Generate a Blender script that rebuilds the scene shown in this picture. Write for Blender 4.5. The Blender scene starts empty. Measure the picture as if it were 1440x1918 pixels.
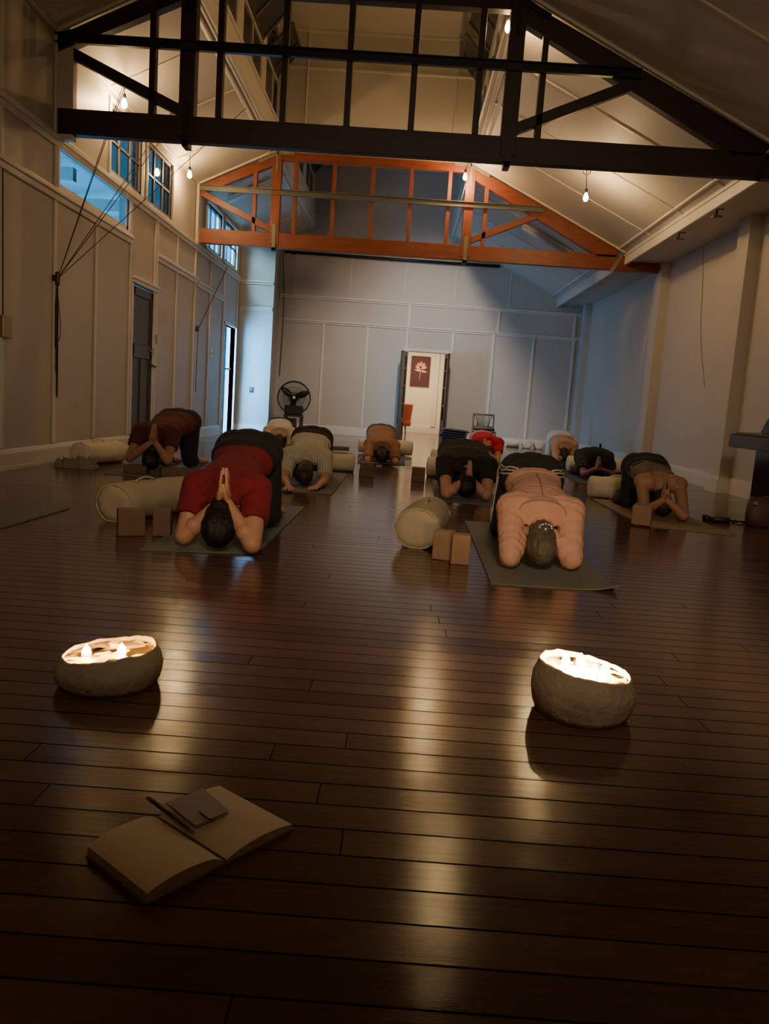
import bpy, bmesh, math, random
from mathutils import Vector, Matrix, noise
from mathutils.bvhtree import BVHTree
random.seed(7)
V = Vector
SC = bpy.context.scene
COL = SC.collection

# ------------------------------------------------------------------ camera
F_PX, PITCH, ROLL, YAW, CAM_H = 1477.26, .138066, .0680745, -.0134407, .85
cy, sy = math.cos(YAW), math.sin(YAW)
fwd = V((sy*math.cos(PITCH), cy*math.cos(PITCH), -math.sin(PITCH)))
rgt = V((cy, -sy, 0)); dwn = fwd.cross(rgt)
c_, s_ = math.cos(ROLL), math.sin(ROLL)
R0 = c_*rgt - s_*dwn
D0 = s_*rgt + c_*dwn
CAM = V((0, 0, CAM_H))
cd = bpy.data.cameras.new('camera'); cam = bpy.data.objects.new('camera', cd); COL.objects.link(cam)
m = Matrix.Identity(4)
for i in range(3):
    m[i][0] = R0[i]; m[i][1] = -D0[i]; m[i][2] = -fwd[i]; m[i][3] = CAM[i]
cam.matrix_world = m
cd.sensor_fit = 'VERTICAL'; cd.sensor_height = 24; cd.lens = F_PX/1918*24
cd.clip_start = .05; cd.clip_end = 200
SC.camera = cam

def at(a, b, axis, val):
    """the point of the plane axis=val seen at photo pixel (a, b)"""
    d = R0*((a-720)/F_PX) + D0*((b-959)/F_PX) + fwd
    return CAM + d*((val-CAM[axis])/d[axis])

# ------------------------------------------------------------------ materials
MATS = {}
def new_mat(name):
    mt = bpy.data.materials.new(name); mt.use_nodes = True
    MATS[name] = mt
    return mt, mt.node_tree.nodes, mt.node_tree.links, mt.node_tree.nodes['Principled BSDF']

def mat(name, col, rough=.6, metal=0, var=.15, scale=8, bump=0, bscale=60, stretch=(1, 1, 1), spec=None, sheen=0, emit=None, estr=0):
    mt, N, L, b = new_mat(name)
    tc = N.new('ShaderNodeTexCoord'); mp = N.new('ShaderNodeMapping'); mp.inputs['Scale'].default_value = stretch
    L.new(tc.outputs['Object'], mp.inputs['Vector'])
    nz = N.new('ShaderNodeTexNoise'); nz.inputs['Scale'].default_value = scale; nz.inputs['Detail'].default_value = 5
    L.new(mp.outputs[0], nz.inputs['Vector'])
    mx = N.new('ShaderNodeMix'); mx.data_type = 'RGBA'
    mx.inputs[6].default_value = [c*(1-var) for c in col]+[1]; mx.inputs[7].default_value = [min(1, c*(1+var)) for c in col]+[1]
    L.new(nz.outputs['Fac'], mx.inputs[0]); L.new(mx.outputs[2], b.inputs['Base Color'])
    b.inputs['Roughness'].default_value = rough; b.inputs['Metallic'].default_value = metal
    if spec is not None: b.inputs['Specular IOR Level'].default_value = spec
    if sheen: b.inputs['Sheen Weight'].default_value = sheen
    if emit:
        b.inputs['Emission Color'].default_value = list(emit)+[1]; b.inputs['Emission Strength'].default_value = estr
    if bump:
        n2 = N.new('ShaderNodeTexNoise'); n2.inputs['Scale'].default_value = bscale; n2.inputs['Detail'].default_value = 6
        L.new(mp.outputs[0], n2.inputs['Vector'])
        bp = N.new('ShaderNodeBump'); bp.inputs['Strength'].default_value = bump; bp.inputs['Distance'].default_value = .01
        L.new(n2.outputs['Fac'], bp.inputs['Height']); L.new(bp.outputs[0], b.inputs['Normal'])
    return mt

def emit_mat(name, col, strength):
    mt, N, L, b = new_mat(name)
    b.inputs['Base Color'].default_value = list(col)+[1]
    b.inputs['Emission Color'].default_value = list(col)+[1]; b.inputs['Emission Strength'].default_value = strength
    return mt

def glass_mat(name, tint, gloss=.08):
    mt, N, L, b = new_mat(name)
    out = N['Material Output']; N.remove(b)
    t = N.new('ShaderNodeBsdfTransparent'); t.inputs[0].default_value = list(tint)+[1]
    g = N.new('ShaderNodeBsdfGlossy'); g.inputs['Roughness'].default_value = .05
    mx = N.new('ShaderNodeMixShader'); mx.inputs[0].default_value = gloss
    L.new(t.outputs[0], mx.inputs[1]); L.new(g.outputs[0], mx.inputs[2]); L.new(mx.outputs[0], out.inputs[0])
    return mt

def floor_material():
    mt, N, L, b = new_mat('floorboards')
    tc = N.new('ShaderNodeTexCoord')
    sep = N.new('ShaderNodeSeparateXYZ'); L.new(tc.outputs['Object'], sep.inputs[0])
    def mth(op, a, c=None):
        n = N.new('ShaderNodeMath'); n.operation = op
        for i, v in enumerate((a, c)):
            if v is None: continue
            if isinstance(v, (int, float)): n.inputs[i].default_value = v
            else: L.new(v, n.inputs[i])
        return n.outputs[0]
    yb = mth('DIVIDE', sep.outputs['Y'], .092)
    row = mth('FLOOR', yb); fr = mth('FRACT', yb)
    wn = N.new('ShaderNodeTexWhiteNoise'); wn.noise_dimensions = '1D'; L.new(row, wn.inputs['W'])
    xo = mth('ADD', mth('DIVIDE', sep.outputs['X'], 4.6), mth('MULTIPLY', wn.outputs['Value'], 7.3))
    seg = mth('FLOOR', xo); xf = mth('FRACT', xo)
    wn2 = N.new('ShaderNodeTexWhiteNoise'); wn2.noise_dimensions = '2D'
    cb = N.new('ShaderNodeCombineXYZ'); L.new(row, cb.inputs[0]); L.new(seg, cb.inputs[1]); L.new(cb.outputs[0], wn2.inputs['Vector'])
    # gap mask
    g1 = mth('LESS_THAN', fr, .052); g2 = mth('LESS_THAN', xf, .0006)
    gap = mth('MAXIMUM', g1, g2)
    # grain
    mp = N.new('ShaderNodeMapping'); mp.inputs['Scale'].default_value = (1.6, 34, 1); L.new(tc.outputs['Object'], mp.inputs[0])
    gz = N.new('ShaderNodeTexNoise'); gz.inputs['Scale'].default_value = 3; gz.inputs['Detail'].default_value = 8; gz.inputs['Roughness'].default_value = .65
    L.new(mp.outputs[0], gz.inputs['Vector'])
    cr = N.new('ShaderNodeValToRGB'); e = cr.color_ramp.elements
    e[0].color = (.052, .027, .018, 1); e[1].color = (.195, .098, .063, 1)
    L.new(mth('ADD', mth('MULTIPLY', wn2.outputs['Value'], .30), mth('MULTIPLY', gz.outputs['Fac'], .75)), cr.inputs[0])
    mx = N.new('ShaderNodeMix'); mx.data_type = 'RGBA'; L.new(gap, mx.inputs[0]); L.new(cr.outputs[0], mx.inputs[6]); mx.inputs[7].default_value = (.006, .003, .002, 1)
    L.new(mx.outputs[2], b.inputs['Base Color'])
    # roughness, worn patches
    n3 = N.new('ShaderNodeTexNoise'); n3.inputs['Scale'].default_value = 1.4; n3.inputs['Detail'].default_value = 6; L.new(tc.outputs['Object'], n3.inputs['Vector'])
    rr = mth('ADD', mth('MULTIPLY', n3.outputs['Fac'], .12), .05)
    rr = mth('ADD', rr, mth('MULTIPLY', wn2.outputs['Value'], .06))
    L.new(mth('ADD', rr, mth('MULTIPLY', gap, .5)), b.inputs['Roughness'])
    b.inputs['IOR'].default_value = 1.5
    L.new(mth('SUBTRACT', .5, mth('MULTIPLY', gap, .48)), b.inputs['Specular IOR Level'])
    # bump: each board slightly cupped, fine grain, gap
    h = mth('ADD', mth('MULTIPLY', gz.outputs['Fac'], .10), mth('MULTIPLY', gap, -1.2))
    mp2 = N.new('ShaderNodeMapping'); mp2.inputs['Scale'].default_value = (20, 85, 1); L.new(tc.outputs['Object'], mp2.inputs[0])
    n4 = N.new('ShaderNodeTexNoise'); n4.inputs['Scale'].default_value = 4; n4.inputs['Detail'].default_value = 4; L.new(mp2.outputs[0], n4.inputs['Vector'])
    h = mth('ADD', h, mth('MULTIPLY', n4.outputs['Fac'], .22))
    cup = mth('POWER', mth('ABSOLUTE', mth('SUBTRACT', fr, .5)), 2)
    h = mth('ADD', h, mth('MULTIPLY', cup, mth('ADD', mth('MULTIPLY', wn.outputs['Value'], 1.6), -.5)))
    h = mth('ADD', h, mth('MULTIPLY', mth('MULTIPLY', fr, .5), mth('SUBTRACT', wn2.outputs['Value'], .5)))
    bp = N.new('ShaderNodeBump'); bp.inputs['Strength'].default_value = .27; bp.inputs['Distance'].default_value = .0035
    L.new(h, bp.inputs['Height']); L.new(bp.outputs[0], b.inputs['Normal'])
    return mt

def stripe_mat(name, c0, c1, axis, period, duty, rough=.85, bump=.2):
    mt, N, L, b = new_mat(name)
    tc = N.new('ShaderNodeTexCoord'); sep = N.new('ShaderNodeSeparateXYZ'); L.new(tc.outputs['Object'], sep.inputs[0])
    nz = N.new('ShaderNodeTexNoise'); nz.inputs['Scale'].default_value = 5; L.new(tc.outputs['Object'], nz.inputs['Vector'])
    a = N.new('ShaderNodeMath'); a.operation = 'MULTIPLY_ADD'; L.new(nz.outputs['Fac'], a.inputs[0]); a.inputs[1].default_value = .05
    L.new(sep.outputs[axis], a.inputs[2])
    d = N.new('ShaderNodeMath'); d.operation = 'DIVIDE'; L.new(a.outputs[0], d.inputs[0]); d.inputs[1].default_value = period
    f = N.new('ShaderNodeMath'); f.operation = 'FRACT'; L.new(d.outputs[0], f.inputs[0])
    l = N.new('ShaderNodeMath'); l.operation = 'LESS_THAN'; L.new(f.outputs[0], l.inputs[0]); l.inputs[1].default_value = duty
    mx = N.new('ShaderNodeMix'); mx.data_type = 'RGBA'; L.new(l.outputs[0], mx.inputs[0])
    mx.inputs[6].default_value = list(c0)+[1]; mx.inputs[7].default_value = list(c1)+[1]
    L.new(mx.outputs[2], b.inputs['Base Color']); b.inputs['Roughness'].default_value = rough
    return mt

M_floor = floor_material()
M_wall = mat('wall_paint', (.50, .455, .40), .5, var=.05, scale=2.5, bump=.08, bscale=140)
M_trim = mat('trim_paint', (.66, .62, .55), .42, var=.05, scale=5, bump=.05)
M_ceil = mat('ceiling_paint', (.58, .54, .47), .6, var=.05, scale=2, bump=.06, bscale=120)
M_wood = mat('stained_timber', (.215, .050, .022), .42, var=.45, scale=5, bump=.15, bscale=30, stretch=(.6, 4, 4))
M_woodv = mat('stained_timber_upright', (.24, .056, .024), .42, var=.45, scale=5, bump=.15, bscale=30, stretch=(4, 4, .6))
M_wooddark = mat('dark_timber', (.060, .024, .014), .5, var=.4, scale=5, bump=.15, bscale=30, stretch=(.6, 4, 4))
M_woodshade = mat('shaded_timber', (.028, .013, .009), .55, var=.4, scale=5, bump=.15, bscale=30, stretch=(.6, 4, 4))  # near truss timber, the shade of its unlit face put into the colour
M_steelshade = mat('shaded_steel', (.018, .018, .018), .4, metal=.3, var=.2)  # steel of the near truss, darkened the same way for its unlit side
M_steel = mat('grey_steel', (.13, .13, .12), .45, metal=.6, var=.2)
M_strap = mat('galvanised_strap', (.22, .21, .17), .5, metal=.5, var=.25)
M_darkpaint = mat('dark_door_paint', (.085, .088, .098), .5, var=.12)
M_black = mat('black_plastic', (.015, .015, .016), .4, var=.2)
M_blackgloss = mat('black_lacquer', (.012, .009, .009), .18, var=.2)
M_brass = mat('brass', (.35, .24, .11), .35, metal=.9)
M_chrome = mat('chrome', (.7, .7, .7), .2, metal=1)
M_white = mat('white_plastic', (.7, .7, .68), .4, var=.03)
M_cord = mat('dark_cord', (.05, .035, .025), .9)
M_cordlight = mat('pale_cord', (.35, .30, .24), .8)
M_clear = glass_mat('clear_glass', (.42, .60, .66), .06)
M_dim = glass_mat('dimmed_glass', (.22, .20, .19), .12)  # dark tint replaces the shade of the eaves outside these panes
M_transom = glass_mat('transom_glass', (.55, .58, .60), .05)
M_darkglass = mat('unlit_glass', (.03, .033, .035), .15, var=.1)
M_canvas = mat('cream_canvas', (.47, .38, .26), .85, var=.10, scale=14, bump=.25, bscale=220)
M_canvas2 = mat('pale_canvas', (.66, .58, .44), .85, var=.10, scale=14, bump=.25, bscale=220)
M_canvasdark = mat('tan_canvas', (.40, .31, .19), .85, var=.12, scale=14, bump=.25, bscale=220)
M_block = mat('tan_block', (.30, .18, .10), .7, var=.18, scale=40, bump=.15, bscale=160)
M_block2 = mat('brown_block', (.17, .095, .058), .7, var=.18, scale=40, bump=.15, bscale=160)
M_mat1 = mat('grey_green_mat', (.17, .165, .13), .75, var=.12, scale=30, bump=.3, bscale=260)
M_mat2 = mat('brown_mat', (.25, .17, .10), .75, var=.12, scale=30, bump=.3, bscale=260)
M_mat3 = mat('charcoal_mat', (.06, .055, .055), .7, var=.12, scale=30, bump=.3, bscale=260)
M_mat4 = mat('grey_mat', (.15, .14, .125), .72, var=.12, scale=30, bump=.3, bscale=260)
SKIN = [mat('skin_light', (.52, .27, .17), .55, var=.10, scale=9, bump=.05, bscale=90),
        mat('skin_tan', (.36, .18, .11), .55, var=.10, scale=9, bump=.05, bscale=90),
        mat('skin_brown', (.22, .11, .07), .55, var=.10, scale=9, bump=.05, bscale=90)]
def hairm(n, c): return mat(n, c, .5, var=.5, scale=18, bump=.6, bscale=60, stretch=(3, 1, 1))
HAIR_black = hairm('black_hair', (.012, .009, .008))
HAIR_brown = hairm('brown_hair', (.03, .018, .012))
HAIR_grey = hairm('greying_hair', (.10, .085, .06))
def cloth(n, c, rough=.9): return mat(n, c, rough, var=.14, scale=12, bump=.35, bscale=130)

# ------------------------------------------------------------------ mesh builder
def org(o):
    v = V((0, 0, 0))
    while o is not None:
        v = v + o.location; o = o.parent
    return v

class MB:
    def __init__(self): self.v = []; self.f = []
    def add(self, vs, fs):
        n = len(self.v); self.v += [V(p) for p in vs]; self.f += [tuple(i+n for i in q) for q in fs]; return self
    def box(self, x0, x1, y0, y1, z0, z1):
        if x0 > x1: x0, x1 = x1, x0
        if y0 > y1: y0, y1 = y1, y0
        if z0 > z1: z0, z1 = z1, z0
        vs = [(x, y, z) for z in (z0, z1) for y in (y0, y1) for x in (x0, x1)]
        return self.add(vs, [(0, 2, 3, 1), (4, 5, 7, 6), (0, 1, 5, 4), (2, 6, 7, 3), (0, 4, 6, 2), (1, 3, 7, 5)])
    def cbox(self, c, sx, sy, sz, rz=0, tilt=None):
        mt = Matrix.Rotation(rz, 3, 'Z')
        if tilt is not None: mt = mt @ tilt
        vs = [V(c)+mt@V((x*sx/2, y*sy/2, z*sz/2)) for z in (-1, 1) for y in (-1, 1) for x in (-1, 1)]
        return self.add(vs, [(0, 2, 3, 1), (4, 5, 7, 6), (0, 1, 5, 4), (2, 6, 7, 3), (0, 4, 6, 2), (1, 3, 7, 5)])
    def bar(self, a, b, w, h, up=(0, 0, 1)):
        a, b = V(a), V(b); d = (b-a).normalized(); u = V(up); s = d.cross(u)
        if s.length < 1e-4: s = d.cross(V((0, 1, 0)))
        s.normalize(); u = s.cross(d).normalized()
        vs = [p+s*(i*w/2)+u*(j*h/2) for p in (a, b) for j in (-1, 1) for i in (-1, 1)]
        return self.add(vs, [(0, 1, 3, 2), (4, 6, 7, 5), (0, 4, 5, 1), (2, 3, 7, 6), (0, 2, 6, 4), (1, 5, 7, 3)])
    def rings(self, rs, cap=True):
        n = len(rs[0]); vs = [p for r in rs for p in r]; fs = []
        for k in range(len(rs)-1):
            for i in range(n):
                j = (i+1) % n
                fs.append((k*n+i, k*n+j, (k+1)*n+j, (k+1)*n+i))
        if cap:
            fs.append(tuple(range(n-1, -1, -1))); fs.append(tuple((len(rs)-1)*n+i for i in range(n)))
        return self.add(vs, fs)
    def tube(self, pts, r, n=8):
        pts = [V(p) for p in pts]; rs = []
        side = None
        for k, p in enumerate(pts):
            d = (pts[min(k+1, len(pts)-1)]-pts[max(k-1, 0)]).normalized()
            if side is None:
                side = d.cross(V((0, 0, 1)))
                if side.length < .1: side = d.cross(V((0, 1, 0)))
            side = (side-d*side.dot(d)).normalized(); up = side.cross(d)
            rr = r[k] if isinstance(r, (list, tuple)) else r
            rs.append([p+side*(math.cos(t)*rr)+up*(math.sin(t)*rr) for t in [2*math.pi*i/n for i in range(n)]])
        return self.rings(rs)
    def lathe(self, prof, c=(0, 0, 0), n=28, axis=None, jit=0, cap=True):
        c = V(c); q = Matrix.Identity(3) if axis is None else V((0, 0, 1)).rotation_difference(V(axis)).to_matrix()
        rs = []
        for r, z in prof:
            rs.append([c+q@V((math.cos(t)*r, math.sin(t)*r, z)) for t in [2*math.pi*i/n for i in range(n)]])
        return self.rings(rs, cap)
    def caps(self, a, b, ra, rb, n=14, flat=False):
        """tapered capsule"""
        a, b = V(a), V(b); d = b-a; L = d.length; d.normalize()
        q = V((0, 0, 1)).rotation_difference(d).to_matrix()
        prof = []
        if flat: prof = [(ra*.02, 0), (ra, 0), (rb, L), (rb*.02, L)]
        else:
            for k in range(5): t = math.pi/2*(k/4); prof.append((max(ra*math.sin(t), ra*.03), -ra*math.cos(t)))
            for k in range(5): t = math.pi/2*(k/4); prof.append((max(rb*math.cos(t), rb*.03), L+rb*math.sin(t)))
        rs = [[a+q@V((math.cos(t)*r, math.sin(t)*r, z)) for t in [2*math.pi*i/n for i in range(n)]] for r, z in prof]
        return self.rings(rs)
    def ell(self, c, rx, ry, rz, mt=None, nu=20, nv=12):
        c = V(c); mt = mt or Matrix.Identity(3); rs = []
        for k in range(nv+1):
            t = math.pi*k/nv; t = min(max(t, .06), math.pi-.06)
            rs.append([c+mt@V((rx*math.sin(t)*math.cos(p), ry*math.sin(t)*math.sin(p), -rz*math.cos(t))) for p in [2*math.pi*i/nu for i in range(nu)]])
        return self.rings(rs)
    def prism(self, pts, d):
        """polygon points, extruded by vector d"""
        pts = [V(p) for p in pts]; d = V(d); n = len(pts)
        fs = [tuple(range(n-1, -1, -1)), tuple(range(n, 2*n))]+[(i, (i+1) % n, (i+1) % n+n, i+n) for i in range(n)]
        return self.add(pts+[p+d for p in pts], fs)
    def build(self, name, material, parent=None, smooth=False, bevel=0, local=False, seg=2):
        me = bpy.data.meshes.new(name)
        o0 = V((0, 0, 0)) if (local or parent is None) else org(parent)
        me.from_pydata([p-o0 for p in self.v], [], self.f)
        bm = bmesh.new(); bm.from_mesh(me)
        bmesh.ops.recalc_face_normals(bm, faces=bm.faces[:])
        if bevel:
            bmesh.ops.bevel(bm, geom=[e for e in bm.edges if len(e.link_faces) == 2 and e.calc_face_angle(0) > .5], offset=bevel, segments=seg, profile=.5, affect='EDGES', clamp_overlap=True)
        bm.to_mesh(me); bm.free()
        if smooth:
            for p in me.polygons: p.use_smooth = True
        me.materials.append(material)
        o = bpy.data.objects.new(name, me); COL.objects.link(o)
        if parent is not None: o.parent = parent
        return o

def thing(name, label, cat, loc, group=None, rz=0):
    o = bpy.data.objects.new(name, None); COL.objects.link(o); o.empty_display_size = .1
    o.location = loc; o.rotation_euler = (0, 0, rz); o['label'] = label; o['category'] = cat
    if group: o['group'] = group
    return o
def tag(o, label, cat, group=None):
    o['label'] = label; o['category'] = cat
    if group: o['group'] = group
    return o
def struct(o): o['kind'] = 'structure'; return o
def sempty(name, loc=(0, 0, 0)):
    o = bpy.data.objects.new(name, None); COL.objects.link(o); o.location = loc; o['kind'] = 'structure'; return o

# ------------------------------------------------------------------ room shell
XL, XR, YB, YF = -3.6, 4.2, -1.6, 19.2
T1, T2 = 8.13, 13.46                      # the two trusses
SL = .475
ZL = 4.17                                 # ceiling height at left wall
XA, XB = -2.31, .85                       # lantern sides
ZT = ZL+SL*(XA-XL)                        # 4.78
def zr(x): return ZT-SL*(x-XB)
XE = 3.5

struct(MB().box(-3.75, 4.4, YB-.1, 24.3, -.12, 0).build('floor', M_floor))

def wall_holes(name, fixed, thick, axis, u0, u1, z0, z1, holes, material):
    us = sorted({u0, u1}|{h[0] for h in holes}|{h[1] for h in holes}); zs = sorted({z0, z1}|{h[2] for h in holes}|{h[3] for h in holes})
    mb = MB()
    for a, b in zip(us, us[1:]):
        for c, d in zip(zs, zs[1:]):
            um, zm = (a+b)/2, (c+d)/2
            if any(h[0] < um < h[1] and h[2] < zm < h[3] for h in holes): continue
            if axis == 'x': mb.box(fixed, fixed+thick, a, b, c, d)
            else: mb.box(a, b, fixed, fixed+thick, c, d)
    return struct(mb.build(name, material))

W_TR = (8.19, 10.25, 2.76, 3.17); W_C1 = (9.56, 10.70, 3.29, 4.06); W_C2 = (10.90, 12.04, 3.28, 4.06)
W_C3 = (14.12, 15.24, 3.31, 4.07); W_C4 = (15.46, 16.58, 3.32, 4.07); D_1 = (10.47, 11.38, 0, 2.15); D_2 = (15.72, 16.80, 0, 2.16)
wall_holes('wall_left', XL, -.12, 'x', YB, 17.05, 0, 4.28, [W_TR, W_C1, W_C2, W_C3, W_C4, D_1, D_2], M_wall)
struct(MB().box(XR, XR+.12, YB, YF+.12, 0, 3.6).build('wall_right', M_wall))
D_F = (.03, .94, 0, 2.09)
wall_holes('wall_far', YF, .12, 'y', -3.72, 4.32, 0, 6.8, [D_F], M_wall)
struct(MB().box(XL-.12, XR+.12, YB-.12, YB, 0, 6.8).build('wall_back', M_wall))
struct(MB().box(-3.72, -2.87, 17.05, 17.20, 0, 4.9).box(-3.22, -3.1, 17.2, YF, 0, 4.9).build('wall_nib', M_wall))
# ceiling: two slopes, eave soffit, lantern
mb = MB()
mb.prism([(XL-.1, YB, ZL-SL*.1), (XA, YB, ZT), (XA, YB, ZT+.06), (XL-.1, YB, ZL-SL*.1+.06)], (0, YF-YB+.1, 0))
mb.prism([(XB, YB, ZT), (XE, YB, zr(XE)), (XE, YB, zr(XE)+.06), (XB, YB, ZT+.06)], (0, YF-YB+.1, 0))
mb.box(XE, XR+.1, YB, YF+.05, 3.40, 3.46).box(XE-.03, XE+.06, YB, YF+.05, 3.42, 3.66)
mb.box(XA-.1, XB+.1, YB, YF+.1, 6.65, 6.72)
struct(mb.build('ceiling', M_ceil))
# lantern side walls with bulkheads
LH = []
for k in range(12):
    y0 = -1.0+k*1.667
    LH.append((y0+.12, y0+1.5, 5.28, 6.45))
wall_holes('wall_lantern_left', XA-.06, -.05, 'x', YB, YF, ZT, 6.7, LH[4:], M_ceil)
wall_holes('wall_lantern_right', XB+.06, .05, 'x', YB, YF, ZT, 6.7, LH[5:9], M_ceil)
struct(MB().box(XA-.06, XB+.06, T2+.02, T2+.08, ZT+.0, 6.66).box(XA-.06, XB+.06, T1+.02, T1+.08, ZT, 6.66).build('wall_bulkhead', M_ceil))
# lantern sashes: dark unlit panes, some hopper sashes tipped inwards
wn = 10
for side, X in ((1, XA-.06), (-1, XB+.06)):
    for k, h in enumerate(LH):
        if side < 0 and (k < 5 or k > 8): continue
        if side > 0 and (k < 4): continue
        root = sempty('window_%d' % wn, (X, (h[0]+h[1])/2, h[2])); wn += 1
        fr = MB(); xm = X-.03*side
        for (a, b, c, d) in ((h[0], h[1], h[2], h[2]+.05), (h[0], h[1], h[3]-.05, h[3]), (h[0], h[0]+.05, h[2], h[3]), (h[1]-.05, h[1], h[2], h[3]), (h[0], h[1], 5.84, 5.89), ((h[0]+h[1])/2-.015, (h[0]+h[1])/2+.015, h[2], h[3])):
            fr.box(xm-.025, xm+.025, a, b, c, d)
        fr.build('window_frame', M_trim, root)
        MB().box(xm-.005, xm+.005, h[0]-.02, h[1]+.02, h[2]-.02, h[3]+.02).build('pane', M_darkglass, root)
        # hopper sash tipped into the lantern
        ym0, ym1 = h[0]+.06, h[1]-.06; hp = MB()
        a0 = V((xm+side*.03, 0, 5.90)); a1 = V((xm+side*.38, 0, 6.30))
        for yy in (ym0, (ym0+ym1)/2, ym1): hp.bar((a0.x, yy, a0.z), (a1.x, yy, a1.z), .05, .035)
        for q in (a0, a1): hp.bar((q.x, ym0, q.z), (q.x, ym1, q.z), .05, .04)
        sh = hp.build('hopper_sash', M_steel, root)
        MB().prism([(a0.x, ym0, a0.z), (a1.x, ym0, a1.z), (a1.x, ym1, a1.z), (a0.x, ym1, a0.z)], (0, 0, .006)).build('pane', M_darkglass, sh)

# ------------------------------------------------------------------ trims
tn = [0]
def trim(mb, m_=None, bevel=.006):
    tn[0] += 1
    return struct(mb.build('trim_%d' % tn[0], m_ or M_trim, bevel=bevel, seg=1))
P = (T2-T1)/5
# left wall: cover battens
mb = MB()
for k in range(-8, 9):
    y = T1+k*P
    if abs(y-10.27) < .05: y = 10.33
    top = 2.68 if y < 13.5 else 2.62
    z1 = 3.2
    if y > 15.7: continue
    mb.box(XL, XL+.022, y-.03, y+.03, .2, top if (y < 10 and y > 8.2) else z1)
    if y < 8.2: mb.box(XL, XL+.022, y-.03, y+.03, 3.2, 4.15)
mb.box(XL, XL+.022, 11.39, 11.45, .2, 3.2).box(XL, XL+.022, 10.40, 10.46, .2, 2.25)
mb.box(XL, XL+.022, 15.63, 15.70, 0, 2.25).box(XL, XL+.022, 16.82, 16.88, 0, 3.2).box(XL, XL+.02, 13.36, 13.56, 3.2, 4.16)
trim(mb)
mb = MB()                                  # picture rail with a stepped profile, left wall
for (a, b, z) in ((YB, 10.36, 2.70), (11.42, 13.58, 2.68), (13.6, 15.6, 2.64)):
    mb.box(XL, XL+.03, a, b, z-.08, z-.02).box(XL, XL+.05, a, b, z-.02, z+.01).box(XL, XL+.036, a, b, z+.01, z+.035)
trim(mb)
mb = MB()                                  # clerestory sill rail
mb.box(XL, XL+.045, YB, 17.04, 3.19, 3.245).box(XL, XL+.028, YB, 17.04, 3.13, 3.19)
trim(mb)
trim(MB().box(XL, XL+.04, 10.39, 11.47, 2.16, 2.21).box(XL, XL+.055, 10.38, 11.48, 2.21, 2.25))   # door head
mb = MB()
for a, b in ((YB, 10.44), (11.42, 15.68), (16.84, 17.04)):
    mb.box(XL, XL+.022, a, b, 0, .15).box(XL, XL+.03, a, b, 0, .03).prism([(XL, a, .15), (XL+.022, a, .15), (XL+.012, a, .185), (XL, a, .19)], (0, b-a, 0))
struct(mb.build('baseboard_left', M_trim))
# far wall and nib
mb = MB(); yf = YF-.022
for x in (-2.0, -.95, .0, 1.09, 2.05, 3.0, 3.95): mb.box(x-.03, x+.03, yf, YF, .2 if x not in (.0, 1.09) else 2.1, 2.62)
for x in (-1.43, -.14, 1.06, 2.35, -2.75): mb.box(x-.012, x+.012, YF-.01, YF, 3.24, 4.9)
mb.box(-.02, .05, yf, YF, 2.66, 3.2).box(2.1, 2.16, yf, YF, 2.66, 3.2).box(3.9, 3.96, yf, YF, 2.66, 3.2)
trim(mb)
mb = MB()
for z in (3.21, 2.65): mb.box(-3.08, 4.19, YF-.04, YF, z-.02, z+.02).box(-3.08, 4.19, YF-.02, YF, z-.06, z-.02)
for z in (3.18, 2.64): mb.box(-3.58, -2.88, 17.01, 17.05, z-.02, z+.02).box(-3.58, -2.88, 17.03, 17.05, z-.06, z-.02)
trim(mb)
trim(MB().box(-.05, .03, YF-.03, YF, 0, 2.12).box(.94, 1.02, YF-.03, YF, 0, 2.12).box(-.07, 1.04, YF-.035, YF, 2.09, 2.17))
struct(MB().box(-3.08, -.06, YF-.025, YF, 0, .16).box(-3.08, -.06, YF-.014, YF, .16, .2).box(1.03, 4.19, YF-.025, YF, 0, .16).box(1.03, 4.19, YF-.014, YF, .16, .2).box(-3.58, -2.88, 17.025, 17.05, 0, .18).build('baseboard_far', M_trim))
# right wall: pilasters, baseboard with returns
mb = MB()
for y in (5.6, 10.03, 13.32, 18.7): mb.box(4.05, XR, y, y+.34, 0, 3.40)
struct(mb.build('wall_pilasters', M_wall))
mb = MB()
ys = [YB, 5.6, 5.94, 10.03, 10.37, 13.32, 13.66, 18.7, 19.04, YF]
for a, b in zip(ys[::2], ys[1::2]): mb.box(XR-.03, XR, a, b, 0, .17).box(XR-.018, XR, a, b, .17, .2)
for y in (5.6, 10.03, 13.32, 18.7): mb.box(4.02, XR, y-.03, y+.37, 0, .17).box(4.035, XR, y-.018, y+.355, .17, .2)
struct(mb.build('baseboard_right', M_trim))
# ceiling battens, longitudinal beads and the eave fascia
mb = MB()
for k in range(-7, 9):
    y = T1+k*P*1.25
    if abs(y-T1) < .1 or abs(y-T2) < .1: continue
    mb.bar((XL, y, ZL-.006), (XA, y, ZT-.006), .035, .016)
    mb.bar((XB, y, ZT-.006), (XE, y, zr(XE)-.006), .035, .016)
trim(mb)
mb = MB()
for x, z in ((XA-.02, ZT-.02), (XA-.12, ZT-.065), (XB+.02, ZT-.02), (XB+.12, ZT-.065), (XE-.14, zr(XE-.14)-.006), (XL+.03, ZL+.005)): mb.box(x-.022, x+.022, YB, YF, z-.012, z+.02)
mb.box(XA-.06, XA-.035, YB, YF, ZT-.05, ZT+.42).box(XB+.035, XB+.06, YB, YF, ZT-.05, ZT+.42)
mb.box(XA-.06, XA-.015, YB, YF, ZT+.42, ZT+.47).box(XB+.015, XB+.06, YB, YF, ZT+.42, ZT+.47)
trim(mb)
trim(MB().box(XE-.035, XE+.01, YB, YF, 3.34, 3.50).box(XE-.05, XE-.03, YB, YF, 3.47, 3.50))
mb = MB()                                   # pale bead above each truss
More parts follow.
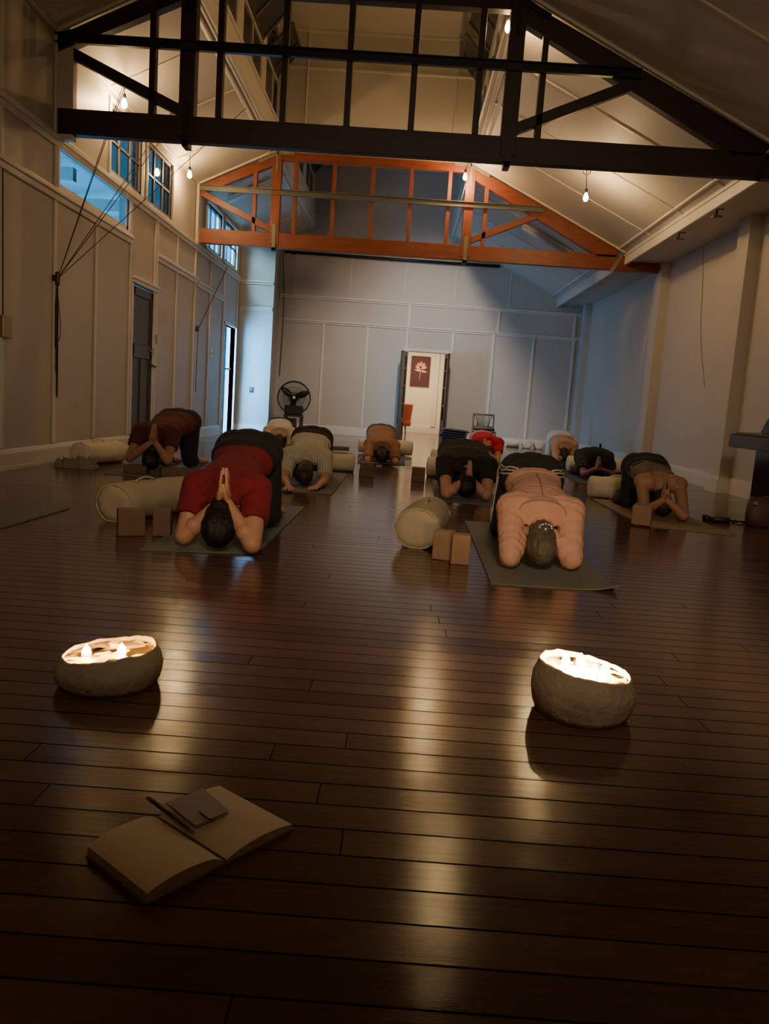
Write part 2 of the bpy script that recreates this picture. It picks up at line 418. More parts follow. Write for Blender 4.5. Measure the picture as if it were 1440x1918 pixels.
for y in (T1-.05, T2-.05):
    mb.bar((XL+.03, y, ZL+.0), (XA, y, ZT-.01), .05, .03); mb.bar((XB, y, ZT-.01), (XE-.05, y, zr(XE)-.0), .05, .03); mb.box(XA-.03, XB+.03, y-.02, T2+.02 if y > 10 else T1+.02, ZT-.02, ZT+.035)
trim(mb)
mb = MB()
for x in (-1.9, .5): mb.box(x, x+.02, T2, T2+.02, ZT, 6.6)
mb.box(XA, XB, T2-.0, T2+.02, 6.05, 6.09).box(XA, XB, T2, T2+.02, 6.60, 6.65)
trim(mb)
mb = MB()                                   # wall posts that carry the trusses on the left
mb.box(XL, XL+.06, T2-.10, T2+.16, 3.2, 4.18).box(XL, XL+.17, T1+.005, T1+.105, 3.2, 4.22)
trim(mb, M_wall)

# ------------------------------------------------------------------ windows and doors of the left wall
def side_window(n, h, cols, rows, glass, fm, arm=True):
    y0, y1, z0, z1 = h
    root = sempty('window_%d' % n, (XL, (y0+y1)/2, z0))
    fr = MB(); xa, xb = XL-.06, XL+.03
    for (a, b, c, d) in ((y0-.05, y1+.05, z0-.05, z0), (y0-.05, y1+.05, z1, z1+.05), (y0-.05, y0, z0, z1), (y1, y1+.05, z0, z1)): fr.box(XL-.02, xb, a, b, c, d)
    fr.build('window_frame', M_trim, root, bevel=.005, seg=1)
    sa = MB()
    for (a, b, c, d) in ((y0, y1, z0, z0+.05), (y0, y1, z1-.04, z1), (y0, y0+.04, z0, z1), (y1-.04, y1, z0, z1)): sa.box(XL-.05, XL-.01, a, b, c, d)
    for k in range(1, cols): y = y0+(y1-y0)*k/cols; sa.box(XL-.045, XL-.015, y-.016, y+.016, z0, z1)
    for k in range(1, rows): z = z0+(z1-z0)*k/rows; sa.box(XL-.045, XL-.015, y0, y1, z-.014, z+.014)
    sa.build('sash', fm, root)
    MB().box(XL-.033, XL-.029, y0+.02, y1-.02, z0+.02, z1-.02).build('pane', glass, root)
M_sashgrey = mat('grey_sash_paint', (.20, .19, .17), .5)
M_sashdark = mat('blue_black_sash_paint', (.03, .045, .06), .5)
side_window(1, W_TR, 1, 1, M_transom, M_trim)
side_window(2, W_C1, 3, 2, M_dim, M_sashgrey)
side_window(3, W_C2, 3, 2, M_dim, M_sashgrey)
side_window(4, W_C3, 3, 1, M_clear, M_sashdark)
side_window(5, W_C4, 3, 2, M_clear, M_sashdark)
# verandah outside: pale soffit with beams seen through the transom
mb = MB().prism([(XL-.14, 6, 3.28), (-5.6, 6, 3.05), (-5.6, 6, 3.10), (XL-.14, 6, 3.33)], (0, 7.4, 0))
vs = struct(mb.build('trim_verandah_soffit', mat('verandah_paint', (.75, .77, .8), .7)))
mb = MB()
for y in (8.9, 10.3, 11.7): mb.box(-5.6, XL-.14, y, y+.09, 3.0, 3.14)
mb.box(-4.55, -4.45, 6, 13.4, 3.02, 3.12)
struct(mb.build('trim_verandah_beams', M_trim))
# door 1: grey panelled door
root = sempty('door_1', (XL, 10.92, 0)); y0, y1 = D_1[0]+.01, D_1[1]-.01
mb = MB(); xd = XL-.05
mb.box(xd, xd+.025, y0, y1, .01, 2.14)
for (a, b, c, d) in ((y0, y0+.11, .01, 2.14), (y1-.11, y1, .01, 2.14), (y0, y1, 2.03, 2.14), (y0, y1, 1.22, 1.40), (y0, y1, .01, .24), ((y0+y1)/2-.05, (y0+y1)/2+.05, .24, 1.22)): mb.box(xd+.025, xd+.045, a, b, c, d)
mb.box(xd+.025, xd+.034, y0+.11, y1-.11, 1.40, 1.41)
leaf = mb.build('door_leaf', M_darkpaint, root, bevel=.006, seg=1)
MB().box(xd+.045, xd+.05, y0-.0, y0+.035, 1.80, 1.92).box(xd+.045, xd+.05, y0, y0+.035, .25, .37).build('hinge', M_brass, root)
MB().box(xd+.045, xd+.075, y1-.10, y1-.02, 1.28, 1.38).box(xd+.05, xd+.07, y1-.2, y1-.08, 1.33, 1.345).build('rim_lock', M_brass, root, bevel=.004)
MB().lathe([(.004, 0), (.012, .01), (.012, .035), (.028, .05), (.03, .065), (.02, .08), (.003, .085)], (xd+.045, y1-.08, 1.14), axis=(1, 0, 0), n=16).build('door_knob', M_chrome, root, smooth=True)
MB().box(XL, XL+.035, 11.40, 11.47, 1.46, 1.58).build('latch_keep', M_brass, root, bevel=.004)
# door 2: glazed outside door, half open
root = sempty('door_2', (XL, 16.26, 0)); y0, y1 = D_2[0], D_2[1]
MB().box(XL-.1, XL+.03, y0-.05, y0, 0, 2.2).box(XL-.1, XL+.03, y1, y1+.05, 0, 2.2).box(XL-.1, XL+.03, y0-.05, y1+.05, 2.16, 2.21).build('door_frame', M_trim, root)
def glazed_leaf(root, hinge, d, w, h, zs, material, name='door_leaf', solid=.35, gl=M_clear):
    hinge, d = V(hinge), V(d).normalized(); th = .04
    def P_(s, z): return V((hinge.x+d.x*s, hinge.y+d.y*s, z))
    mb = MB()
    mb.bar(P_(.04, .01), P_(.04, h), .08, th, up=(d.y, -d.x, 0)).bar(P_(w-.04, .01), P_(w-.04, h), .08, th, up=(d.y, -d.x, 0))
    for z, hh in [(h-.05, .1), (solid, .12)]+[(z, .035) for z in zs]: mb.bar(P_(0, z), P_(w, z), th*.95, hh)
    mb.bar(P_(0, .06), P_(w, .06), th*.95, .12); mb.bar(P_(.04, solid/2), P_(w-.04, solid/2), .02, solid)
    l = mb.build(name, material, root)
    MB().bar(P_(.07, (solid+h)/2), P_(w-.07, (solid+h)/2), .006, h-solid-.1).build('pane', gl, l)
    return l
lf = glazed_leaf(root, (XL-.03, y0+.01, 0), (-.05, 1, 0), .42, 2.14, [.75, 1.2, 1.75], M_sashdark)
lf2 = glazed_leaf(root, (XL-.06, y1+.02, 0), (-.12, 1, 0), .60, 2.14, [.75, 1.2, 1.75], M_sashdark)
MB().caps((XL-.10, 16.10, 1.30), (XL+.08, 16.10, 1.30), .014, .014).caps((XL+.08, 16.10, 1.30), (XL+.08, 16.02, 1.29), .012, .012).caps((XL-.10, 16.10, 1.30), (XL-.10, 16.02, 1.29), .012, .012).build('door_handle', M_black, lf)
# far door: pair of narrow french leaves folded back into the hall, jamb behind
root = sempty('door_3', (.49, YF, 0))
M_leaf = mat('brown_black_door_paint', (.045, .030, .022), .45)
M_frost = glass_mat('frosted_door_glass', (.42, .40, .36), .10)
glazed_leaf(root, (.03, YF-.04, 0), (-.30, -1, 0), .45, 2.07, [.85, 1.27, 1.68], M_leaf, solid=.45, gl=M_frost)
glazed_leaf(root, (.945, YF-.04, 0), (.14, -1, 0), .45, 2.07, [.85, 1.27, 1.68], M_leaf, solid=.45, gl=M_frost)
MB().box(.02, .03, YF, YF+.12, 0, 2.09).box(.94, .95, YF, YF+.12, 0, 2.09).box(.03, .94, YF, YF+.12, 2.085, 2.10).build('door_frame', M_trim, root)

# ------------------------------------------------------------------ lit room beyond the far door
M_room = mat('warm_room_paint', (.74, .66, .52), .6, var=.04)
struct(MB().box(-2.0, 2.2, 24.1, 24.2, 0, 2.9).build('wall_annex_far', M_room))
struct(MB().box(-2.1, -2.0, YF+.12, 24.2, 0, 2.9).box(1.55, 1.65, YF+.12, 24.2, 0, 2.9).build('wall_annex_side', M_room))
struct(MB().box(-2.1, 2.2, YF+.12, 24.2, 2.85, 2.95).build('ceiling_annex', M_room))
struct(MB().box(-2.0, 1.55, 24.06, 24.1, 0, .17).box(-2.0, 1.55, 24.08, 24.1, .17, .21).build('baseboard_annex', M_trim))
trim(MB().box(.90, 1.02, 24.04, 24.1, .2, 2.6).box(1.25, 1.37, 24.04, 24.1, 0, 2.6))
root = thing('painting', 'dark maroon canvas of a pale pink flower on the bright wall beyond the far doorway', 'painting', (.46, 24.08, 1.38))
MB().box(.175, .75, 24.05, 24.095, 1.39, 2.285).build('canvas', mat('maroon_canvas', (.075, .018, .02), .7, var=.3, scale=6), root, bevel=.004)
mb = MB()
def petal(cx, cz, ang, l, w, y=24.045):
    pts = []
    for k in range(13):
        t = k/12; r = w*math.sin(math.pi*min(1, t**.8))*.5
        pts.append((t*l, r))
    poly = pts+[(a, -b) for a, b in reversed(pts[1:-1])]
    ca, sa = math.cos(ang), math.sin(ang)
    mb.prism([(cx+a*ca-b*sa, y, cz+a*sa+b*ca) for a, b in poly], (0, .004, 0))
for i, (a, l) in enumerate(((165, .19), (150, .21), (135, .2), (120, .23), (105, .22), (90, .24), (75, .22), (60, .23), (45, .2), (30, .21), (15, .19), (112, .14), (90, .15), (68, .14))):
    petal(.475, 1.90+.008*(i % 3), math.radians(a), l, .05, 24.043-.001*(i % 3))
mb.build('flower', mat('pink_orange_paint', (.80, .30, .17), .6, var=.25, scale=30), root)
mb = MB(); petal(.475, 1.85, math.radians(172), .2, .06); petal(.475, 1.85, math.radians(-8), .2, .06); mb.build('leaves', mat('pale_pink_paint', (.75, .45, .32), .6), root)
mb = MB().bar((.475, 24.044, 1.9), (.45, 24.044, 1.58), .006, .012); mb.build('stem', MATS['pale_pink_paint'], root)
# red tub chair just inside
root = thing('armchair', 'red upholstered chair standing left inside the bright doorway', 'chair', (-.06, 21.2, 0))
M_red = cloth('red_upholstery', (.42, .07, .035), .6)
mb = MB(); rs = []
for k in range(9):
    t = k/8; z = .28+.56*t; a0 = -.15-.05*t
    rs.append([V((-.06+(.29+.06*t)*math.cos(a)*(1 if q else .82), 21.2+(.30+.06*t)*math.sin(a)*(1 if q else .82), z)) for q, a in [(1, math.radians(-80+20*i)) for i in range(13)]+[(0, math.radians(160-20*i)) for i in range(13)]])
mb.rings(rs); mb.build('backrest', M_red, root, smooth=True)
MB().lathe([(.02, .26), (.30, .26), (.32, .32), (.31, .42), (.02, .45)], (-.06, 21.2, 0)).build('seat', M_red, root, smooth=True)
for a in (45, 135, 225, 315):
    x, y = -.06+.24*math.cos(math.radians(a)), 21.2+.24*math.sin(math.radians(a))
    MB().caps((x, y, .27), (x*1.0+.03*math.cos(math.radians(a)), y+.03*math.sin(math.radians(a)), .012), .02, .012).build('leg', M_wooddark, root)

# ------------------------------------------------------------------ trusses
def truss(Y, label, mh, mv, M_steel, M_strap):
    t = thing('roof_truss', label, 'truss', (-.05, Y, 3.27), 'timber roof trusses')
    th = .11; a, b = Y, Y+th
    MB().box(XL+.005, 4.19, a, b, 3.25, 3.49).build('bottom_chord', mh, t, bevel=.006)
    def sl(x): return ZL+SL*(x-XL) if x < 0 else zr(x)
    d = .15
    MB().prism([(XL+.01, a, ZL-.02), (XA+.03, a, ZT-.02), (XA+.03, a, ZT-.02-d-.03), (XL+.01, a, ZL-.02-d)], (0, th, 0)).build('top_chord', mh, t, bevel=.005)
    MB().prism([(XB-.03, a, ZT-.02), (XE-.1, a, zr(XE-.1)-.02), (3.30, a, 3.45), (3.02, a, 3.45), (XB-.03, a, ZT-.22)], (0, th, 0)).build('top_chord', mh, t, bevel=.005)
    MB().box(XA+.06, XB-.05, a, b, ZT-.15, ZT-.02).build('straining_beam', mh, t, bevel=.005)
    for x in (XA, XB): MB().box(x-.075, x+.075, a-.015, b+.015, 3.30, ZT-.03).build('queen_post', mv, t, bevel=.006)
    for x in (-2.66, -2.0, -1.37, -.74, -.11, .52, 1.13):
        top = ZT-.15 if XA < x < XB else sl(x)-.17
        MB().box(x-.03, x+.03, a+.01, b-.01, 3.48, top+.02).build('stud', mv, t, bevel=.003)
    MB().bar((XL+.03, Y+.05, 4.06), (XA-.06, Y+.05, 3.54), .08, .10).build('brace', mh, t, bevel=.005)
    MB().bar((2.02, Y+.05, 4.05), (XB+.06, Y+.05, 3.57), .08, .10).build('brace', mh, t, bevel=.005)
    # steel channel across the face
    MB().box(XL+.01, 2.06, a-.012, a-.004, 4.075, 4.165).box(XL+.01, 2.06, a-.05, a-.012, 4.155, 4.165).box(XL+.01, 2.06, a-.05, a-.012, 4.075, 4.085).build('steel_channel', M_steel, t)
    for x in (XA, XB):
        MB().box(x-.03, x+.03, a-.03, a-.015, 3.20, 3.62).box(x-.03, x+.03, a-.03, b+.02, 3.20, 3.25).build('strap', M_strap, t)
    MB().prism([(3.38, a-.02, 3.50), (3.44, a-.02, 3.48), (3.30, a-.02, 3.22), (3.24, a-.02, 3.24)], (0, .015, 0)).build('strap', M_strap, t)
    MB().box(XA-.02, XA+.02, a-.026, a-.016, 4.42, ZT-.02).bar((XA-.01, a-.02, ZT-.06), (XA-.30, a-.02, ZT-.06-.30*SL), .01, .05).box(XA, XA+.28, a-.026, a-.016, ZT-.07, ZT-.02).build('strap', M_strap, t)
    MB().box(XB-.02, XB+.02, a-.026, a-.016, 4.42, ZT-.02).bar((XB+.01, a-.02, ZT-.06), (XB+.30, a-.02, ZT-.06-.30*SL), .01, .05).box(XB-.28, XB, a-.026, a-.016, ZT-.07, ZT-.02).build('strap', M_strap, t)
    return t
truss(T1, 'shaded timber roof truss nearest the camera, spanning the top of the hall', M_woodshade, M_woodshade, M_steelshade, M_steelshade)
truss(T2, 'lit orange red timber roof truss farther down the hall', M_wood, M_woodv, M_steel, M_strap)

# ------------------------------------------------------------------ pendant bulbs
M_bulb = emit_mat('glowing_bulb', (1.0, .64, .28), 380)
def bulb(c, top, label, loop=None):
    c = V(c); t = thing('pendant_bulb', label, 'light bulb', tuple(c-V((0, 0, .06))), 'bare pendant bulbs')
    MB().lathe([(.003, -.062), (.018, -.058), (.029, -.038), (.031, -.018), (.026, .004), (.017, .028), (.014, .04), (.003, .042)], c, n=18).build('bulb', M_bulb, t, smooth=True)
    MB().lathe([(.004, .042), (.02, .042), (.021, .075), (.012, .10), (.004, .102)], c, n=14).build('socket', M_black, t, smooth=True)
    pts = [c+V((0, 0, .1))]
    if loop:
        for k in range(17):
            a = k/16*2*math.pi-math.pi/2+.0; pts.append(c+V((loop*math.cos(a)-loop*.4, 0, .27+loop+loop*math.sin(a))))
    pts.append(V(top))
    MB().tube(pts, .005, 6).build('cord', M_cord, t)
B1 = V((-3.42, 9.52, 4.04)); B2 = V((-3.385, 12.19, 4.0)); B3 = V((.79, 8.50, 4.65)); B4 = V((.735, 13.11, 4.47)); B5 = V((2.225, 10.96, 3.717))
bulb(B1, (-3.42, 9.52, 4.25), 'bare bulb hanging at the left behind the dark near truss')
bulb(B2, (-3.385, 12.19, 4.26), 'bare bulb hanging beside the left end of the orange truss')
bulb(B3, (.83, 8.50, 4.95), 'bare bulb hanging at the top of the dark truss, beside its right post')
bulb(B4, (.82, 13.11, 4.78), 'bare bulb hanging against the right post of the orange truss')
bulb(B5, (2.20, 10.96, zr(2.2)), 'bare bulb on a looped cord under the right roof slope', loop=.05)
# unlit fluorescent battens in the far bay
def fluoro(a, b, label, g):
    a, b = V(a), V(b); t = thing('fluorescent_light', label, 'light', tuple((a+b)/2), g)
    MB().bar(a, b, .12, .05).build('housing', M_white, t, bevel=.006)
    for s in (-1, 1): MB().tube([a+V((0, s*.045, -.05)), b+V((0, s*.045, -.05))], .018, 10).build('tube', M_white, t, smooth=True)
fluoro((1.95, 14.95, zr(1.95)-.06), (2.85, 14.95, zr(2.85)-.06), 'unlit fluorescent batten on the far right roof slope', 'fluorescent battens in the far bay')
fluoro((-3.35, 14.6, ZL+SL*.25-.06), (-2.6, 14.6, ZL+SL*1.0-.06), 'unlit fluorescent batten on the left slope behind the orange truss', 'fluorescent battens in the far bay')
# bracket hooks on the eave fascia
for y, l in ((9.9, 'small metal bracket under the right eave board, nearer one'), (11.2, 'small metal bracket under the right eave board, farther one')):
    mb = MB().box(XE+.01, XE+.16, y-.01, y+.01, 3.385, 3.398).box(XE+.07, XE+.09, y-.01, y+.01, 3.31, 3.39).box(XE+.03, XE+.15, y-.03, y+.03, 3.30, 3.315)
    tag(mb.build('bracket', M_strap), l, 'bracket', 'eave brackets')
# curtain rail on the far wall
t = thing('curtain_rail', 'long dark rail fixed high across the far wall', 'rail', (-.48, YF-.05, 4.15))
MB().tube([(-3.0, YF-.06, 4.19), (2.05, YF-.06, 4.17)], .035, 10).build('rod', M_black, t, smooth=True)
for x in (-2.8, -.5, 1.9): MB().box(x-.02, x+.02, YF-.06, YF-.001, 4.14, 4.22).build('bracket', M_black, t)

# ------------------------------------------------------------------ cords, switches on the left wall
t = thing('window_cords', 'window cords gathered at a cleat on the left wall below the blue transom', 'cord', (XL+.02, 8.12, 1.85))
C0 = V((XL+.04, 8.13, 1.86))
MB().caps(C0+V((0, 0, -.05)), C0+V((0, 0, .05)), .022, .022).box(XL, XL+.04, 8.09, 8.17, 1.83, 1.89).build('cleat', M_black, t)
for p in ((-3.42, 9.46, 4.2), (-3.36, 9.40, 4.22), (-3.03, 10.38, 4.40), (-2.95, 10.5, 4.42), (-2.42, 11.4, 4.70)):
    MB().tube([C0, V(p)], .0045, 5).build('cord', M_cord, t)
for dy, z in ((-.02, 1.2), (.0, .95), (.02, .70)):
    MB().tube([C0, V((XL+.03, 8.13+dy, 1.6)), V((XL+.03, 8.13+dy, z)), V((XL+.03, 8.14+dy, z-.03)), V((XL+.03, 8.155+dy, z)), V((XL+.03, 8.15+dy, 1.5)), C0], .005, 5).build('hanging_cord', M_cord, t)
MB().tube([C0]+[V((XL+.03, 8.13+.14*math.sin(k/10*math.pi)*(.4+.6*k/10), 1.85-.62*math.sin(k/10*math.pi/2))) for k in range(11)], .004, 5).build('hanging_cord', M_cord, t)
t = thing('window_cords', 'single window cord running up from a cleat on the left wall beyond the door', 'cord', (XL+.02, 13.6, 1.87))
C1 = V((XL+.05, 13.63, 1.87))
MB().lathe([(.01, 0), (.05, .0), (.05, .03), (.01, .03)], C1-V((.03, 0, 0)), axis=(1, 0, 0)).build('cleat', M_black, t)
MB().tube([C1, V((XL+.06, 15.6, 3.22))], .006, 5).build('cord', M_cord, t)
MB().tube([C1, V((XL+.03, 13.65, 1.3)), V((XL+.03, 13.66, .8))], .005, 5).build('hanging_cord', M_cord, t)
t = thing('light_switch', 'switch box with a conduit at the left edge of the photo', 'switch', (XL+.02, 7.1, 1.28))
MB().box(XL, XL+.05, 7.02, 7.18, 1.19, 1.38).build('switch_box', M_brass, t, bevel=.006)
MB().tube([(XL+.02, 7.06, 1.38), (XL+.02, 7.06, 2.62)], .01, 8).build('conduit', M_cord, t)
t = thing('light_switch', 'small switch on the left wall before the glass door', 'switch', (XL+.02, 14.65, 1.4))
MB().box(XL+.02, XL+.04, 14.60, 14.72, 1.45, 1.60).build('switch_plate', M_white, t, bevel=.004)
MB().box(XL+.04, XL+.05, 14.64, 14.68, 1.50, 1.54).build('toggle', M_brass, t)
t = thing('light_switch', 'small white switch on the edge of the blue lit nib wall', 'switch', (-2.88, 17.1, 1.5))
MB().box(-2.87, -2.855, 17.08, 17.16, 1.45, 1.60).build('switch_plate', M_white, t, bevel=.003)
MB().box(-2.855, -2.848, 17.11, 17.13, 1.50, 1.54).build('toggle', M_white, t)
t = thing('power_point', 'dark outlet low on the blue lit nib wall', 'outlet', (-3.26, 17.04, .85))
MB().box(-3.30, -3.22, 17.03, 17.05, .86, .98).build('plate', M_steel, t, bevel=.003)
MB().box(-3.285, -3.235, 17.022, 17.03, .88, .90).build('plug', M_black, t)
w = MB().tube([at(1317, 455, 0, XR-.008), at(1316, 520, 0, XR-.008), at(1312, 600, 0, XR-.008), at(1313, 660, 0, XR-.008), at(1319, 725, 0, XR-.008)], .005, 5)
tag(w.build('wire', M_cordlight), 'thin loose wire hanging down the right wall between two pilasters', 'wire')
w = MB().tube([(-3.05, YF-.02, 4.6), (-3.04, YF-.02, 3.9), (-2.98, YF-.02, 3.1), (-2.97, YF-.05, 2.5), (-3.0, YF-.02, 1.3)], .008, 5)
tag(w.build('wire', M_cord), 'dark wires running down the far left corner behind the fan', 'wire')

# ------------------------------------------------------------------ props
def yoga_mat(label, pts, material, curl=None, th=.006):
    """corner order: near left, near right, far right, far left"""
    a, b, c, d = [V((p[0], p[1], 0)) for p in pts]; nu, nv = 14, 30
    top, bot = [], []
    o0 = (a+b+c+d)/4
    for j in range(nv+1):
        for i in range(nu+1):
            u, v = i/nu, j/nv; p = (a*(1-u)+b*u)*(1-v)+(d*(1-u)+c*u)*v
            z = .0008+.0015*max(0, noise.noise(p*3))
            if curl:
                for (cu, cv, h) in curl:
                    dd = math.hypot((u-cu)*.6, (v-cv)*1.9); z += h*max(0, 1-dd/.16)**2
            bot.append(p-o0+V((0, 0, z))); top.append(p-o0+V((0, 0, z+th)))
    n = len(bot); fs = []; W = nu+1
    for j in range(nv):
        for i in range(nu):
            k = j*W+i; fs.append((k, k+W, k+W+1, k+1)); fs.append((n+k, n+k+1, n+k+W+1, n+k+W))
    per = [i for i in range(nu+1)]+[j*W+nu for j in range(1, nv+1)]+[nv*W+i for i in range(nu-1, -1, -1)]+[j*W for j in range(nv-1, 0, -1)]
    for k in range(len(per)):
        p, q = per[k], per[(k+1) % len(per)]; fs.append((p, q, n+q, n+p))
    o = MB().add(bot+top, fs).build('yoga_mat', material); o.location = o0
    return tag(o, label, 'yoga mat', 'yoga mats on the floor')
def rect(x0, y0, w, l, rz=0):
    c, s = math.cos(rz), math.sin(rz)
    return [(x0+a*c-b*s, y0+a*s+b*c) for a, b in ((0, 0), (w, 0), (w, l), (0, l))]
yoga_mat('dark mat under the person in the red shirt, front left', [(-1.31, 4.02), (-.72, 4.11), (-.70, 6.07), (-1.30, 5.98)], M_mat1)
yoga_mat('grey green mat with a curled corner under the person in the peach top', [(.495, 3.80), (1.125, 3.82), (1.15, 5.92), (.53, 5.90)], M_mat1, curl=[(1, 0, .03)])
yoga_mat('grey mat under the person in the maroon shirt by the left wall', [(-2.77, 7.37), (-2.05, 7.36), (-2.14, 9.15), (-2.86, 9.16)], M_mat4)
yoga_mat('grey mat under the person with the netted cream shirt and black trousers', [(-1.20, 6.99), (-.57, 6.985), (-.58, 9.07), (-1.21, 9.07)], M_mat4)
yoga_mat('black mat under the person in the brown shirt before the doorway', [(-.56, 10.75), (.09, 10.90), (.09, 13.3), (-.56, 13.15)], M_mat3)
yoga_mat('grey mat under the large person in the black tee', [(.35, 7.12), (.95, 6.95), (1.0, 8.9), (.40, 9.0)], M_mat4)
yoga_mat('tan mat under the person in the olive tank top', [(2.017, 6.35), (2.67, 6.15), (2.66, 8.05), (2.013, 8.15)], M_mat2, th=.008)
yoga_mat('empty dark mat cut off by the left edge of the photo', [(-2.80, 4.34), (-2.20, 4.30), (-2.18, 5.20), (-2.78, 5.24)], M_mat4)
yoga_mat('dark mat under the person in dark clothes at the right', [(2.30, 9.95), (2.95, 9.95), (3.0, 11.9), (2.35, 11.9)], M_mat3)
yoga_mat('dark mat under the far left person in the pale shirt', [(-2.13, 11.7), (-1.55, 11.7), (-1.55, 13.7), (-2.13, 13.7)], M_mat3)
yoga_mat('dark mat under the person in the bright red shirt', [(1.0, 11.2), (1.62, 11.2), (1.62, 13.1), (1.0, 13.1)], M_mat3)
yoga_mat('dark mat under the person with white clothes near the far right corner', [(2.65, 13.6), (3.25, 13.6), (3.25, 15.5), (2.65, 15.5)], M_mat3)

def bolster(label, a, b, r, material, sag=.0, squash=.92, dark_end=None, z0=0):
    """a, b: floor points under the two end centres"""
    a, b = V((a[0], a[1], z0)), V((b[0], b[1], z0)); L = (b-a).length; ang = math.atan2((b-a).y, (b-a).x)
    t = thing('bolster', label, 'bolster', tuple((a+b)/2), 'cream bolsters', ang)
    n, rs = 32, []
    prof = [(-L/2-.012, .08), (-L/2-.012, .30), (-L/2-.016, .6), (-L/2-.008, .86), (-L/2+.012, .97)]+[(-L/2+.012+(L-.024)*k/10, 1.0+.04*math.sin(math.pi*k/10)) for k in range(1, 10)]+[(L/2-.012, .97), (L/2+.008, .86), (L/2+.016, .6), (L/2+.012, .30), (L/2+.012, .08)]
    for x, k in prof:
        ring = []
        for i in range(n):
            th = 2*math.pi*i/n; rr = r*k
            nv = noise.noise(V((x*6+a.x*3, math.cos(th)*1.4, math.sin(th)*1.4)))*.010*min(1, k*1.2)
            nv += .004*math.sin(i*2.0)*(1 if abs(abs(x)-L/2) < .02 else .25)
            y, z = (rr+nv)*math.cos(th), (rr+nv)*math.sin(th)*squash
            z = max(z, -r*squash+.008+.0)
            ring.append(V((x, y, r*squash-.008+z)))
        rs.append(ring)
    MB().rings(rs).build('cushion', material, t, smooth=True, local=True)
    for sx in (-1, 1):
        pts = [V((sx*(L/2-.012+.012), r*.955*math.cos(2*math.pi*i/24), max(r*squash-.008+r*.955*squash*math.sin(2*math.pi*i/24), .005))) for i in range(25)]
        MB().tube(pts, .006, 6).build('piping', material, t, smooth=True, local=True)
    pts = [V((-L/2+.18+.02*k, -.02, r*squash*2-.004+.022*math.sin(math.pi*k/10))) for k in range(11)]
    MB().tube(pts, .008, 6).build('handle', material, t, smooth=True, local=True)
    return t
bolster('tan bolster lying beside two dark blocks, left of the person in red', (-1.74, 4.80), (-1.50, 5.50), .135, M_canvas)
bolster('cream bolster end on to the camera in the middle of the floor', (.135, 4.62), (.24, 5.28), .138, M_canvas)
bolster('cream bolster against the left wall behind a heap of cloth', (-3.28, 8.06), (-3.12, 8.70), .13, M_canvas2)
bolster('cream bolster behind the left side of the person in the olive tank top', (2.06, 8.42), (2.75, 8.42), .125, M_canvas2)
bolster('cream bolster with a block on it behind the person with black trousers', (-1.15, 9.35), (-.54, 9.42), .125, M_canvas2)
bolster('cream bolster crossing behind the person in the brown shirt', (-.66, 12.98), (.20, 12.92), .13, M_canvas2, z0=.016)
bolster('cream bolster crossing behind the large person in black', (.36, 9.52), (1.08, 9.42), .135, M_canvas2)
bolster('cream bolster above and behind the black shirted person, beside the red shirt', (.50, 11.75), (.98, 11.85), .12, M_canvas2)
bolster('cream bolster behind the person in dark clothes at the right', (2.63, 12.3), (3.46, 12.35), .125, M_canvas2)
for i, (x, rz, l) in enumerate(((2.68, .25, 'pale bolster by the far wall, leftmost of the row'), (2.99, 1.2, 'pale bolster by the far wall, second from the left'), (3.27, 1.35, 'pale bolster by the far wall, third from the left'), (3.55, 1.2, 'pale bolster by the far wall, rightmost of the row'))):
    d = V((math.cos(rz), math.sin(rz), 0))*.2
    if i == 0: bolster(l, (x-.16, 18.82), (x+.12, 18.86), .11, M_canvas2)
    else: bolster(l, (x, 18.62), (x+.02, 18.98), .115, M_canvas2)

def block(label, c, size, rz, material, tilt=None):
    mb = MB().cbox((0, 0, size[2]/2), *size)
    o = mb.build('yoga_block', material, bevel=.006, smooth=False); o.location = (c[0], c[1], c[2] if len(c) > 2 else 0.0005); o.rotation_euler = (0, 0, rz)
    return tag(o, label, 'yoga block', 'yoga blocks')
block('dark standing block left of its pair, beside the tan bolster', (-1.50, 4.42), (.15, .08, .155), .45, M_block2)
block('dark standing block right of its pair, nearer the person in red', (-1.335, 4.48), (.10, .09, .155), .12, M_block2)
block('tan standing block left of its pair, leaning by the cream bolster', (.285, 4.36), (.11, .08, .165), -.30, M_block)
block('tan standing block right of its pair, nearest the grey green mat', (.372, 4.27), (.10, .09, .165), -.04, M_block)
block('block under the left elbow of the person in maroon', (-2.535, 7.60, .0085), (.22, .15, .078), .05, M_block2)
block('block under the right elbow of the person in maroon', (-2.20, 7.52, .0085), (.15, .20, .078), .35, M_block2)
block('lower brown block of the stack in the middle aisle', (-.355, 8.92), (.16, .15, .082), .12, M_block2)
block('upper brown block of the stack in the middle aisle', (-.352, 8.92, .083), (.16, .15, .082), .08, M_block2)
block('lower dark block of the stack left of the black tee person', (.23, 8.80), (.15, .13, .078), -.05, M_block2)
block('upper dark block of the stack left of the black tee person', (.23, 8.80, .079), (.15, .13, .078), -.03, M_block2)
block('tan block standing on the tan mat, under the arm of the person in olive', (1.995, 6.36, .0115), (.15, .12, .15), -.40, M_block)
block('small brown block lying on top of the bolster behind the black trousers', (-.70, 9.42, .246), (.20, .14, .045), .06, M_block2)
block('tan block lying by the feet of the far left person', (-1.72, 11.62, .0085), (.17, .12, .075), .1, M_block)
block('brown block under the right elbow of the person in bright red', (1.50, 11.60, .0085), (.18, .14, .030), .02, M_block2)

